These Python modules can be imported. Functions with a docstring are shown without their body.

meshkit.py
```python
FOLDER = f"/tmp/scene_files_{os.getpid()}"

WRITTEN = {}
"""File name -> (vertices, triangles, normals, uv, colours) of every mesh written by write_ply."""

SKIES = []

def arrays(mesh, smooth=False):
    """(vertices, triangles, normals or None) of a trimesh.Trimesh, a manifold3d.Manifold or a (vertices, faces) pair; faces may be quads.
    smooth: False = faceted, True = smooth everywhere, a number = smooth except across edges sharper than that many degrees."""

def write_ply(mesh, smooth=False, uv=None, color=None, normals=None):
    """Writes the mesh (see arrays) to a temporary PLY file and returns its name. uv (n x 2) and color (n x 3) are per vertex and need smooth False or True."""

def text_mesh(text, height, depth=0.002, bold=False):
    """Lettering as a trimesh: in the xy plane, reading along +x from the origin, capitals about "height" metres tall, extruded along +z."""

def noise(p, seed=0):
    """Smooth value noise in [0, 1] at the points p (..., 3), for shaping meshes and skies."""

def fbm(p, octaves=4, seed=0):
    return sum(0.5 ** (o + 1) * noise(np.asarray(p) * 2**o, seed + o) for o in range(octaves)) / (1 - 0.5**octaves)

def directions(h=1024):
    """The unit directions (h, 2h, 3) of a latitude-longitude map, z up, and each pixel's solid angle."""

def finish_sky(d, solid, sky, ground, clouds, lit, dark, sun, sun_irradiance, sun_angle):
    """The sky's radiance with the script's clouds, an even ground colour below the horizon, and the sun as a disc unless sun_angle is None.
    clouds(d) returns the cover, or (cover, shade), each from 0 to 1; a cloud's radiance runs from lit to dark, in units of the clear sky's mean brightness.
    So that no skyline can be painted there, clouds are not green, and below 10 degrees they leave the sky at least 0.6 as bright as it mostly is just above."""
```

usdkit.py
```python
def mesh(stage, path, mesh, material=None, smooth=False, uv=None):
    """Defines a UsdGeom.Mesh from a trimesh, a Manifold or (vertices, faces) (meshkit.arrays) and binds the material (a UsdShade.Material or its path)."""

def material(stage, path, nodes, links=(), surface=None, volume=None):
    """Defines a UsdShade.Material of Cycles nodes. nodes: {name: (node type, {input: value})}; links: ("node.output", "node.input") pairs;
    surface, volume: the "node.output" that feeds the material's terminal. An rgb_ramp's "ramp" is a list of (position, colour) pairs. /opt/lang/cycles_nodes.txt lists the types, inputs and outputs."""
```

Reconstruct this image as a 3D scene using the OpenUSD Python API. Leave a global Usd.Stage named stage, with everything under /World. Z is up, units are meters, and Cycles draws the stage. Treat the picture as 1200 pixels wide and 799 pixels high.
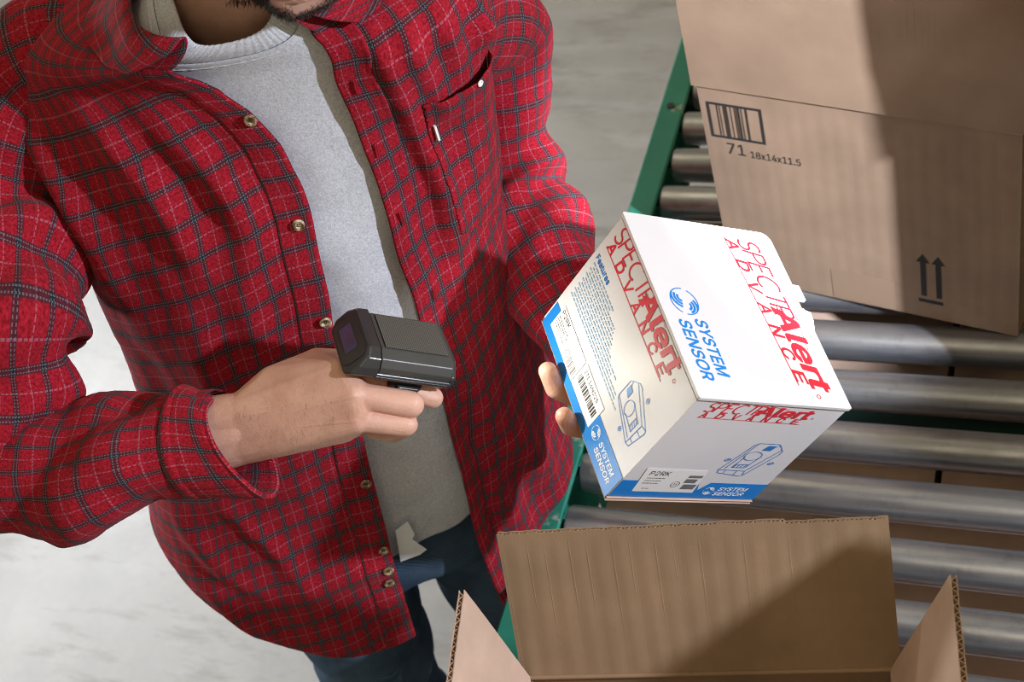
import math, random
import numpy as np, trimesh, usdkit, meshkit
import manifold3d as m3
from shapely.geometry import Polygon, LineString, box as sbox, Point
from shapely.ops import unary_union
from shapely import affinity
from scipy.interpolate import PchipInterpolator, CubicSpline
from scipy.optimize import least_squares
from scipy.spatial import cKDTree
from pxr import Usd, UsdGeom, UsdLux, UsdShade, Gf, Sdf, Vt

random.seed(7); np.random.seed(7)
stage = Usd.Stage.CreateInMemory()
UsdGeom.SetStageUpAxis(stage, 'Z'); UsdGeom.SetStageMetersPerUnit(stage, 1.0)
UsdGeom.Xform.Define(stage, '/World'); UsdGeom.Scope.Define(stage, '/World/Looks')

# ------------------------------------------------------------------ camera, light, exposure
FPX = 1724.67
CAMZ = 2.224
ROT = np.array([[0.93373375, 0.2690867, -0.2360797], [0.05879984, -0.76583391, -0.64034444], [-0.35310601, 0.58402977, -0.73090722]])
EYE = np.array([0, 0, CAMZ])
cam = UsdGeom.Camera.Define(stage, '/World/camera')
cam.CreateHorizontalApertureAttr(36.0); cam.CreateVerticalApertureAttr(36.0 * 799 / 1200)
cam.CreateFocalLengthAttr(36.0 * FPX / 1200)
cam.CreateClippingRangeAttr(Gf.Vec2f(0.05, 200))
cam.CreateFStopAttr(9.0); cam.CreateFocusDistanceAttr(1.30)
cam.CreateExposureAttr(0.0)
_M = np.eye(4); _M[0, :3] = ROT[0]; _M[1, :3] = -ROT[1]; _M[2, :3] = -ROT[2]; _M[3, :3] = EYE
cam.AddTransformOp().Set(Gf.Matrix4d(*_M.ravel().tolist()))

def lookat(prim, pos, target):
    z = np.array(pos, float) - np.array(target, float); z /= np.linalg.norm(z)
    x = np.cross([0, 0, 1.0], z); x = x / np.linalg.norm(x) if np.linalg.norm(x) > 1e-6 else np.array([1.0, 0, 0]); y = np.cross(z, x)
    m = np.eye(4); m[0, :3], m[1, :3], m[2, :3], m[3, :3] = x, y, z, pos
    prim.AddTransformOp().Set(Gf.Matrix4d(*m.ravel().tolist()))

KEY_POS, KEY_AIM, KEY_I = (1.60, 0.50, 2.36), (-0.5, 0.85, 1.2), 19.8
SPOT_POS, SPOT_AIM, SPOT_I = (1.25, 0.02, 2.25), (-0.24, 1.17, 1.14), 50.0
RIM_POS, RIM_AIM, RIM_I = (-2.60, 0.80, 1.00), (-1.0, 0.75, 0.8), 7.0
BACK_POS, BACK_AIM, BACK_I = (-2.65, 1.95, 1.25), (-1.7, 1.5, 0.0), 8.5
k = UsdLux.DiskLight.Define(stage, '/World/key_strobe'); k.CreateRadiusAttr(0.04); k.CreateIntensityAttr(KEY_I / (math.pi * .04 ** 2)); k.CreateColorAttr(Gf.Vec3f(.96, .98, 1.07)); lookat(k, KEY_POS, KEY_AIM)
k = UsdLux.DiskLight.Define(stage, '/World/rim_strobe'); k.CreateRadiusAttr(0.10); k.CreateIntensityAttr(RIM_I / (math.pi * .10 ** 2)); k.CreateColorAttr(Gf.Vec3f(.96, .98, 1)); lookat(k, RIM_POS, RIM_AIM)
k = UsdLux.DiskLight.Define(stage, '/World/back_strobe'); k.CreateRadiusAttr(0.10); k.CreateIntensityAttr(BACK_I / (math.pi * .10 ** 2)); k.CreateColorAttr(Gf.Vec3f(.95, .98, 1.04)); lookat(k, BACK_POS, BACK_AIM)
k = UsdLux.SphereLight.Define(stage, '/World/snooted_strobe'); k.CreateRadiusAttr(0.022); k.CreateIntensityAttr(SPOT_I / (math.pi * .022 ** 2)); k.CreateColorAttr(Gf.Vec3f(.96, .98, 1.06)); lookat(k, SPOT_POS, SPOT_AIM)
sh = UsdLux.ShapingAPI.Apply(k.GetPrim()); sh.CreateShapingConeAngleAttr(9.0); sh.CreateShapingConeSoftnessAttr(.35)
for i, (x, y) in enumerate([(-1.5, 2.5), (1.5, 2.5), (0.3, -1.5)]):
    k = UsdLux.RectLight.Define(stage, f'/World/ceiling_tube_light_{i}'); k.CreateWidthAttr(0.35); k.CreateHeightAttr(2.4); k.CreateIntensityAttr(6.5); k.CreateColorAttr(Gf.Vec3f(1, .80, .50)); lookat(k, (x, y, 5.0), (x, y + .001, 0))
dome = UsdLux.DomeLight.Define(stage, '/World/warehouse_ambient'); dome.CreateIntensityAttr(0.115); dome.CreateColorAttr(Gf.Vec3f(1.0, .84, .56))

# ------------------------------------------------------------------ helpers
def unit(v): v = np.asarray(v, float); return v / np.linalg.norm(v)
def ray(x, y): return ROT.T @ np.array([(x - 600) / FPX, (y - 399.5) / FPX, 1.0])
def atz(x, y, z): v = ray(x, y); return EYE + v * (z - CAMZ) / v[2]
def atd(x, y, d): return EYE + ray(x, y) * d
def onplane(x, y, o, n): v = ray(x, y); return EYE + v * (np.dot(n, np.asarray(o) - EYE) / np.dot(n, v))
def project(p): q = (np.asarray(p, float) - EYE) @ ROT.T; return np.stack([FPX * q[..., 0] / q[..., 2] + 600, FPX * q[..., 1] / q[..., 2] + 399.5], -1)

_used = {}
def fresh(parent, name):
    p = f'{parent}/{name}'
    n = _used.get(p, 0); _used[p] = n + 1
    return p if n == 0 else f'{p}_{n:03d}'
def pathof(p): return '/World' if p is None else str(p.GetPath()) if hasattr(p, 'GetPath') else p
def obj(name, mesh, mat, parent=None, smooth=False, uv=None, label=None):
    path = fresh(pathof(parent), name)
    m = usdkit.mesh(stage, path, mesh, mat, smooth=smooth, uv=uv).GetPrim()
    if label: m.SetCustomDataByKey('label', label)
    return m
def tag(prim, label=None, cat=None, group=None, kind=None):
    for k_, v in (('label', label), ('category', cat), ('group', group), ('kind', kind)):
        if v: prim.SetCustomDataByKey(k_, v)
    return prim
def thing(name, label, cat, group=None, loc=(0, 0, 0)):
    x = UsdGeom.Xform.Define(stage, fresh('/World', name))
    if tuple(loc) != (0, 0, 0): x.AddTranslateOp().Set(Gf.Vec3d(*map(float, loc)))
    return tag(x.GetPrim(), label, cat, group)
def group_xform(name, parent, label=None):
    return tag(UsdGeom.Xform.Define(stage, fresh(pathof(parent), name)).GetPrim(), label)
cat = trimesh.util.concatenate
def bx(x0, x1, y0, y1, z0, z1):
    b = trimesh.creation.box([x1 - x0, y1 - y0, z1 - z0]); b.apply_translation([(x0 + x1) / 2, (y0 + y1) / 2, (z0 + z1) / 2]); return b
def frame(o, x, y, z):
    M = np.eye(4); M[:3, 0], M[:3, 1], M[:3, 2], M[:3, 3] = x, y, z, o; return M
def placed(mesh, M): m = mesh.copy(); m.apply_transform(M); return m
_ico = trimesh.creation.icosphere(2).vertices
def hull(pts, rad):
    pts = np.atleast_2d(np.asarray(pts, float)); rad = np.broadcast_to(rad, len(pts))
    return m3.Manifold.hull_points(np.vstack([p + r * _ico for p, r in zip(pts, rad)]))
def to_tm(man):
    m = man.to_mesh(); return trimesh.Trimesh(np.array(m.vert_properties[:, :3]), np.array(m.tri_verts), process=True)
def soft(man, length, it=8):
    t = to_tm(man.simplify(length * .12).refine_to_length(length)); v0 = np.array(t.vertices); trimesh.smoothing.filter_taubin(t, lamb=.5, nu=.51, iterations=it)
    v = np.array(t.vertices); far_ = (np.linalg.norm(v - v0, axis=1) > 1.5 * length) | ~np.isfinite(v).all(1); v[far_] = v0[far_]; t.vertices = v; return t
def rbox(sx, sy, sz, r, seg=2):
    ic = trimesh.creation.icosphere(seg).vertices * r
    c = np.array([[a, b, d] for a in (-1, 1) for b in (-1, 1) for d in (-1, 1)]) * (np.array([sx, sy, sz]) / 2 - r)
    return to_tm(m3.Manifold.hull_points(np.vstack([ic + p for p in c])))
def grid_faces(nu, nv, wrap=False):
    i = np.arange(nv - 1)[:, None]; j = np.arange(nu if wrap else nu - 1)[None]
    a = i * nu + j; b = i * nu + (j + 1) % nu
    return np.stack([a, b, b + nu, a + nu], -1).reshape(-1, 4)
def vnormals(V, F):
    t = trimesh.Trimesh(V, np.vstack([F[:, [0, 1, 2]], F[:, [0, 2, 3]]]), process=False); return np.array(t.vertex_normals)
def solid_grid(P, uv, th, wrap=False):
    """A cloth sheet (nv, nu, 3) given thickness th against its normal; returns mesh and uv."""
    nv, nu = P.shape[:2]; V = P.reshape(-1, 3); F = grid_faces(nu, nv, wrap)
    N = vnormals(V, F); n = len(V)
    if wrap: pass
    V2 = np.vstack([V, V - N * th]); F2 = [F, F[:, ::-1] + n]
    def rim(idx):
        a, b = idx[:-1], idx[1:]; F2.append(np.stack([b, a, a + n, b + n], -1))
    ids = np.arange(n).reshape(nv, nu)
    rim(ids[0] if not wrap else np.append(ids[0], ids[0][0])); rim((ids[-1] if not wrap else np.append(ids[-1], ids[-1][0]))[::-1])
    if not wrap: rim(ids[:, -1]); rim(ids[:, 0][::-1])
    U = np.asarray(uv).reshape(-1, 2)
    return (V2, np.vstack(F2)), np.vstack([U, U])
def tube(pts, r, seg=10, cap=True):
    pts = np.asarray(pts, float); r = np.broadcast_to(r, len(pts)); T = np.gradient(pts, axis=0); T /= np.linalg.norm(T, axis=1, keepdims=True)
    u = np.cross(T[0], [0.31, .52, .8]); u /= np.linalg.norm(u); rings = []
    for p, t, rr in zip(pts, T, r):
        u = u - t * (u @ t); u /= np.linalg.norm(u); v = np.cross(t, u); a = np.linspace(0, 2 * np.pi, seg, endpoint=False)
        rings.append(p + rr * (np.cos(a)[:, None] * u + np.sin(a)[:, None] * v))
    V = np.vstack(rings); F = grid_faces(seg, len(pts), True); F = np.vstack([F[:, [0, 1, 2]], F[:, [0, 2, 3]]])
    if cap:
        n = len(V); V = np.vstack([V, pts[:1], pts[-1:]]); j = np.arange(seg); k_ = (j + 1) % seg; L = (len(pts) - 1) * seg
        F = np.vstack([F, np.stack([np.full(seg, n), k_, j], 1), np.stack([np.full(seg, n + 1), L + j, L + k_], 1)])
    return trimesh.Trimesh(V, F, process=False)
def extr(poly, d):
    ps = [p for p in getattr(poly, 'geoms', [poly]) if p.area > 0]
    return cat([trimesh.creation.extrude_polygon(p, d, engine='earcut') for p in ps])

# ------------------------------------------------------------------ materials
class Ref(str): pass
OUT = dict(math='value', mix='color', noise_texture='fac', texture_coordinate='UV', separate_xyz='x', rgb_ramp='color', bump='normal', principled_bsdf='BSDF', geometry='position', mapping='vector', voronoi_texture='distance', wave_texture='fac', white_noise_texture='value', object_info='random', map_range='result', combine_xyz='vector', vector_math='vector', translucent_bsdf='BSDF', mix_closure='closure', layer_weight='facing', hsv='color', emission='emission', transparent_bsdf='BSDF', glossy_bsdf='BSDF')
class Gr:
    def __init__(s): s.n, s.l = {}, []
    def __call__(s, kind, out=None, **kw):
        name = f'n{len(s.n)}'; vals = {}
        for k_, v in kw.items():
            if isinstance(v, Ref): s.l.append((str(v), f'{name}.{k_}'))
            else: vals[k_] = v
        s.n[name] = (kind, vals); return Ref(f'{name}.{out or OUT[kind]}')
    def o(s, ref, out): return Ref(str(ref).split('.')[0] + '.' + out)
    def m(s, t, a, b=0.0, c=0.0, clamp=False): return s('math', math_type=t, value1=a, value2=b, value3=c, use_clamp=clamp)
    def mixc(s, f, a, b, t='mix'): return s('mix', mix_type=t, fac=f, color1=a, color2=b)
    def obj(s): return s('texture_coordinate', out='object')
    def noise(s, vec, scale, detail=3., rough=.55, out=None): return s('noise_texture', out=out, vector=vec, scale=scale, detail=detail, roughness=rough)
    def ramp(s, fac, stops): return s('rgb_ramp', fac=fac, ramp=stops)
    def done(s, name, surf): return usdkit.material(stage, f'/World/Looks/{name}', s.n, s.l, surface=str(surf))
    def bsdf(s, **kw): return s('principled_bsdf', **kw)

def plain(name, col, rough=.5, metal=0., bumpy=None, var=.08, vscale=30., **kw):
    g = Gr(); v = g.obj(); n = g.noise(v, vscale, 4.)
    c = g.ramp(n, [(.3, tuple(max(0, x * (1 - var)) for x in col)), (.7, tuple(min(1, x * (1 + var)) for x in col))])
    if bumpy: kw['normal'] = g('bump', height=g.noise(v, bumpy[0], 3.), strength=bumpy[1], distance=bumpy[2])
    return g.done(name, g.bsdf(base_color=c, roughness=rough, metallic=metal, **kw))

def mat_plaid():
    g = Gr(); uv = g('texture_coordinate', out='UV'); s = g('separate_xyz', vector=uv); U, V = s, g.o(s, 'y')
    def axis(u, v, per):
        f = g.m('fraction', g.m('divide', u, per)); d = g.m('absolute', g.m('subtract', f, .5))            # 0 at band centre
        band = g('map_range', range_type='smoothstep', value=d, from_min=.115, from_max=.075, to_min=0., to_max=1., clamp=True)
        core = g.m('less_than', d, .03)
        dash = g.m('greater_than', g.m('fraction', g.m('multiply', v, 420.)), .45)
        dl = g.m('multiply', g.m('less_than', g.m('absolute', g.m('subtract', d, .047)), .015), dash)
        e = g.m('subtract', .5, d)                                                                          # 0 at thin line
        thin = g.m('multiply', g.m('less_than', e, .019), g.m('greater_than', g.m('fraction', g.m('multiply', v, 260.)), .3))
        return band, core, dl, thin
    b1, c1, d1, t1 = axis(U, V, .0262); b2, c2, d2, t2 = axis(V, U, .0355)
    ob = g.obj(); fz = g.noise(uv, 430., 3., .7); fz2 = g.noise(uv, 60., 4.)
    red = g.ramp(fz, [(.36, (.165, .003, .009)), (.64, (.42, .015, .034))])
    red = g.mixc(g.m('multiply', fz2, .25), red, (.22, .006, .014))
    dark = g.mixc(fz, (.004, .009, .018), (.018, .023, .033))
    both = g.m('multiply', g.m('add', b1, b2, clamp=True), .76)
    inter = g.m('multiply', b1, b2)
    c = g.mixc(both, red, dark); c = g.mixc(g.m('multiply', inter, .9), c, (.006, .020, .030))
    c = g.mixc(g.m('multiply', g.m('add', t1, t2, clamp=True), .25), c, (.44, .30, .42))
    c = g.mixc(g.m('multiply', g.m('add', d1, d2, clamp=True), .24), c, (.42, .42, .44))
    bump = g('bump', height=g.m('add', g.noise(uv, 1400., 2.), g.m('multiply', g.noise(uv, 420., 3.), .8)), strength=.55, distance=.0006)
    return g.done('plaid_flannel', g.bsdf(base_color=c, roughness=.95, specular_ior_level=.15, sheen_weight=.05, sheen_roughness=.5, sheen_tint=(1., .5, .55), normal=bump))

def mat_board(name, base, streak=.06):
    g = Gr(); v = g.obj(); a = g.noise(v, 14., 4.); b = g.noise(g('mapping', vector=v, scale=(900., 900., 60.)), 1., 2.); f = g.noise(v, 420., 3.)
    lo = tuple(x * .86 for x in base); hi = tuple(min(1, x * 1.12) for x in base)
    c = g.ramp(a, [(.3, lo), (.7, hi)])
    c = g.mixc(g.m('multiply', b, streak * 2), c, tuple(x * .7 for x in base)); c = g.mixc(g.m('multiply', f, .22), c, tuple(x * .72 for x in base))
    return g.done(name, g.bsdf(base_color=c, roughness=.85, specular_ior_level=.2, normal=g('bump', height=f, strength=.25, distance=.0004)))

def mat_floor():
    g = Gr(); v = g('geometry', out='position'); a = g.noise(v, 1.1, 6., .6); b = g.noise(v, 6., 6., .65); c_ = g.noise(v, 55., 4.)
    col = g.ramp(a, [(.30, (.23, .235, .245)), (.52, (.34, .345, .355)), (.72, (.44, .445, .455))])
    col = g.mixc(g.m('multiply', g.ramp(b, [(.45, (0, 0, 0)), (.62, (1, 1, 1))]), .30), col, (.46, .46, .455))
    sc = g.noise(g('mapping', vector=v, scale=(3., 11., 1.), rotation=(0., 0., .5)), 1., 6., .7)
    col = g.mixc(g.m('multiply', g.ramp(sc, [(.52, (0, 0, 0)), (.64, (1, 1, 1))]), .6), col, (.19, .185, .175))
    col = g.mixc(g.m('multiply', c_, .18), col, (.2, .2, .19))
    return g.done('polished_concrete', g.bsdf(base_color=col, roughness=g.m('add', .38, g.m('multiply', b, .3)), normal=g('bump', height=c_, strength=.12, distance=.002)))

def mat_steel():
    g = Gr(); v = g.obj(); a = g.noise(g('mapping', vector=v, scale=(5., 60., 60.)), 1., 4.); b = g.noise(v, 25., 5., .65); s = g.noise(v, 160., 3.)
    col = g.ramp(a, [(.3, (.25, .27, .305)), (.7, (.44, .465, .515))])
    col = g.mixc(g.m('multiply', g.ramp(b, [(.52, (0, 0, 0)), (.7, (1, 1, 1))]), .35), col, (.26, .25, .235))
    return g.done('galvanised_steel', g.bsdf(base_color=col, metallic=.85, roughness=g('map_range', value=b, from_min=.2, from_max=.8, to_min=.26, to_max=.46), normal=g('bump', height=s, strength=.08, distance=.001)))

def mat_green():
    g = Gr(); v = g.obj(); b = g.noise(v, 26., 6., .7); w = g.noise(v, 8., 4., .6)
    col = g.ramp(w, [(.3, (.012, .15, .108)), (.7, (.026, .225, .165))])
    chip = g.ramp(g.m('multiply', b, g.m('add', .45, w)), [(.60, (0, 0, 0)), (.66, (1, 1, 1))])
    col = g.mixc(g.m('multiply', chip, .8), col, (.42, .40, .34))
    return g.done('green_enamel', g.bsdf(base_color=col, roughness=.42, normal=g('bump', height=b, strength=.1, distance=.001)))

def mat_skin():
    g = Gr(); v = g.obj(); a = g.noise(v, 38., 4., .6); f = g.noise(v, 260., 4., .6)
    col = g.ramp(a, [(.25, (.51, .285, .215)), (.55, (.62, .375, .295)), (.8, (.67, .40, .32))])
    col = g.mixc(g.m('multiply', f, .22), col, (.34, .155, .10))
    bump = g('bump', height=g.m('add', f, g.m('multiply', g('voronoi_texture', vector=v, scale=620.), .7)), strength=.28, distance=.0007)
    return g.done('skin', g.bsdf(base_color=col, roughness=.5, specular_ior_level=.4, subsurface_weight=.18, subsurface_radius=(.9, .35, .2), subsurface_scale=.006, normal=bump))

def mat_jersey():
    g = Gr(); v = g.obj(); f = g.noise(v, 620., 2., .8); a = g.noise(v, 300., 4., .75)
    col = g.ramp(g.m('add', g.m('multiply', f, .6), g.m('multiply', a, .4)), [(.32, (.35, .375, .42)), (.5, (.52, .55, .615)), (.68, (.68, .72, .79))])
    return g.done('heather_jersey', g.bsdf(base_color=col, roughness=.95, specular_ior_level=.12, sheen_weight=.1, normal=g('bump', height=f, strength=.35, distance=.0006)))

def mat_denim():
    g = Gr(); v = g.obj(); f = g.noise(v, 700., 2.); a = g.noise(v, 14., 4.)
    tw = g('wave_texture', vector=g('mapping', vector=v, rotation=(.2, .3, .7)), scale=260., distortion=1.)
    col = g.ramp(a, [(.35, (.016, .036, .072)), (.7, (.055, .10, .165))])
    col = g.mixc(g.m('multiply', g.m('multiply', f, tw), .5), col, (.15, .21, .29))
    return g.done('denim', g.bsdf(base_color=col, roughness=.9, specular_ior_level=.15, normal=g('bump', height=tw, strength=.3, distance=.0006)))

def mat_dots():
    g = Gr(); v = g('texture_coordinate', out='UV'); s = g('separate_xyz', vector=v); a = g.m('fraction', g.m('multiply', s, 520.)); b = g.m('fraction', g.m('multiply', g.o(s, 'y'), 520.))
    r = g.m('add', g.m('power', g.m('subtract', a, .5), 2.), g.m('power', g.m('subtract', b, .5), 2.))
    d = g.m('less_than', r, .06)
    col = g.mixc(d, (.058, .060, .055), (.155, .158, .145))
    return g.done('dotted_rubber', g.bsdf(base_color=col, roughness=.42, normal=g('bump', height=d, strength=.4, distance=.0004)))

def mat_button():
    g = Gr(); v = g.obj(); a = g.noise(v, 190., 4., .6)
    return g.done('horn_button', g.bsdf(base_color=g.ramp(a, [(.35, (.03, .018, .01)), (.5, (.22, .14, .075)), (.65, (.62, .52, .38))]), roughness=.25, coat_weight=.4))

PLAID, FLOOR, STEEL, GREEN, SKIN, JERSEY, DENIM, DOTS, HORN = mat_plaid(), mat_floor(), mat_steel(), mat_green(), mat_skin(), mat_jersey(), mat_denim(), mat_dots(), mat_button()
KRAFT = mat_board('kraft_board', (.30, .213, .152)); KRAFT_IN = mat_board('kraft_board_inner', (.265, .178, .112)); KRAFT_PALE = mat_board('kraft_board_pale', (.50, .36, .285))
WHITEB = plain('white_card', (.655, .655, .685), .45, var=.015, bumpy=(60., .05, .001))
RED_INK = plain('red_ink', (.62, .018, .035), .5, var=.04); BLUE_INK = plain('blue_ink', (.005, .20, .62), .45, var=.04); DEEP_BLUE = plain('line_blue_ink', (.02, .17, .50), .5, var=.04)
BLACK_INK = plain('black_ink', (.02, .02, .022), .6, var=.1); WHITE_INK = plain('white_ink', (.82, .84, .87), .5, var=.02); STICKER = plain('sticker_paper', (.80, .80, .80), .4, var=.02); GREY_INK = plain('grey_ink', (.16, .16, .17), .6)
PALE_BLUE = plain('pale_blue_ink', (.30, .46, .64), .5, var=.04)
BLACK_PL = plain('black_plastic', (.052, .053, .051), .34, var=.1, bumpy=(500., .08, .0004)); BLACK_GL = plain('gloss_black_plastic', (.034, .035, .037), .22, var=.05)
SCREEN = plain('display_glass', (.055, .055, .12), .10, var=.2, vscale=60., coat_weight=.6); RUBBER = plain('black_rubber', (.018, .018, .019), .6, bumpy=(300., .2, .0005))
HAIR = plain('dark_hair', (.018, .012, .009), .55); DARK_STEEL = plain('dark_steel', (.05, .052, .055), .45, metal=.6); SHOE = plain('brown_leather', (.10, .055, .03), .45, bumpy=(120., .2, .001))
PAPER = plain('torn_paper', (.84, .87, .93), .7, var=.04, bumpy=(90., .3, .001)); EYEW = plain('eye_white', (.75, .73, .70), .2); IRIS = plain('iris_brown', (.06, .03, .015), .2); LIP = plain('lip', (.42, .17, .14), .45)
SHADED_GREEN = plain('shaded_green_paint', (.006, .035, .027), .6)  # brace green darkened: the shade under the rollers is put into its colour
SHELF = plain('shelf_board', (.36, .30, .24), .7)

exec_parts = []

# ------------------------------------------------------------------ floor
tag(obj('floor', bx(-9, 9, -6, 12, -.1, 0), FLOOR), 'pale grey worn concrete warehouse floor', kind='structure')

# ------------------------------------------------------------------ roller conveyor
AXZ, PITCH, RR = 0.800, 0.0762, 0.0241
X0, X1 = -0.537, 0.40
conv = thing('roller_conveyor', 'gravity roller conveyor with steel rollers between green painted side rails', 'conveyor')
YB = 0.943     # the axis of one roller
def roller_mesh():
    prof = np.array([(0, 0), (RR - .0035, 0), (RR - .001, .0006), (RR, .003), (RR, X1 - X0 - .003), (RR - .001, X1 - X0 - .0006), (RR - .0035, X1 - X0), (0, X1 - X0)])
    r = trimesh.creation.revolve(prof, sections=48); r.apply_transform(trimesh.transformations.rotation_matrix(math.pi / 2, [0, 1, 0])); return r
rm = roller_mesh()
axle = trimesh.creation.cylinder(.0055, X1 - X0 + .06, sections=6); axle.apply_transform(trimesh.transformations.rotation_matrix(math.pi / 2, [0, 1, 0]))
ys = [YB + PITCH * i for i in range(-11, 16)]
rng = random.Random(3)
for y in ys:
    r = rm.copy(); r.apply_transform(trimesh.transformations.rotation_matrix(rng.uniform(0, 6), [1, 0, 0])); r.apply_translation([X0, y, AXZ + rng.uniform(-.0006, .0006)])
    ro = obj('roller', r, STEEL, conv, smooth=35)
    obj('axle', placed(axle, frame([(X0 + X1) / 2, y, AXZ], [1, 0, 0], [0, 1, 0], [0, 0, 1])), DARK_STEEL, ro, smooth=35)
RT = AXZ + .024
y0, y1 = ys[0] - .06, ys[-1] + .06
def rail_mesh(xo, xi, zt):
    s = 1 if xi > xo else -1; a, b = min(xo, xi), max(xo, xi)
    w = Polygon([(xo, zt - .115), (xo, zt - .003), (xo + s * .003, zt), (xi - s * .002, zt), (xi, zt - .003), (xi, zt - .006), (xo + s * .0045, zt - .006), (xo + s * .0045, zt - .109), (xi, zt - .109), (xi, zt - .115)])
    m = trimesh.creation.extrude_polygon(w if w.is_valid else w.buffer(0), y1 - y0); return placed(m, frame([0, y0, 0], [1, 0, 0], [0, 0, 1], [0, 1, 0]))
XO, XI = -.577, -.5405
ra = obj('side_rail', rail_mesh(XO, XI, RT), GREEN, conv)
rb = obj('side_rail', rail_mesh(X1 + .04, X1 + .0035, RT), GREEN, conv)
bolt = to_tm(m3.Manifold.hull_points(np.vstack([np.array([[math.cos(a) * .006, math.sin(a) * .006, z * .003] for a in np.arange(6) * math.pi / 3]) for z in (0, 1)])))
for y in np.arange(ys[3], ys[-1], PITCH * 4): obj('bolt', placed(bolt, frame([-.560, y + .02, RT], [1, 0, 0], [0, 1, 0], [0, 0, 1])), DARK_STEEL, ra)
for y in (ys[1] + .038, ys[5] + .038, 1.098, ys[20] + .038): obj('cross_brace', bx(XO + .004, X1 + .036, y - .019, y + .019, AXZ - .085, AXZ - .040), SHADED_GREEN, conv)
for x in (XO + .002, X1 + .0):
    for y in (ys[1], ys[12], ys[-2]): obj('leg', bx(x, x + .038, y, y + .038, .006, AXZ - .09), GREEN, conv); obj('foot', bx(x - .02, x + .058, y - .02, y + .058, 0, .006), GREEN, conv)
for y in (ys[1], ys[12], ys[-2]): obj('lower_brace', bx(XO + .03, X1 + .01, y + .006, y + .032, .30, .335), GREEN, conv)
obj('lower_shelf', bx(XO + .002, X1 + .036, ys[1], ys[-2] + .04, .335, .353), SHELF, conv, label='bare board shelf under the rollers')

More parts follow.
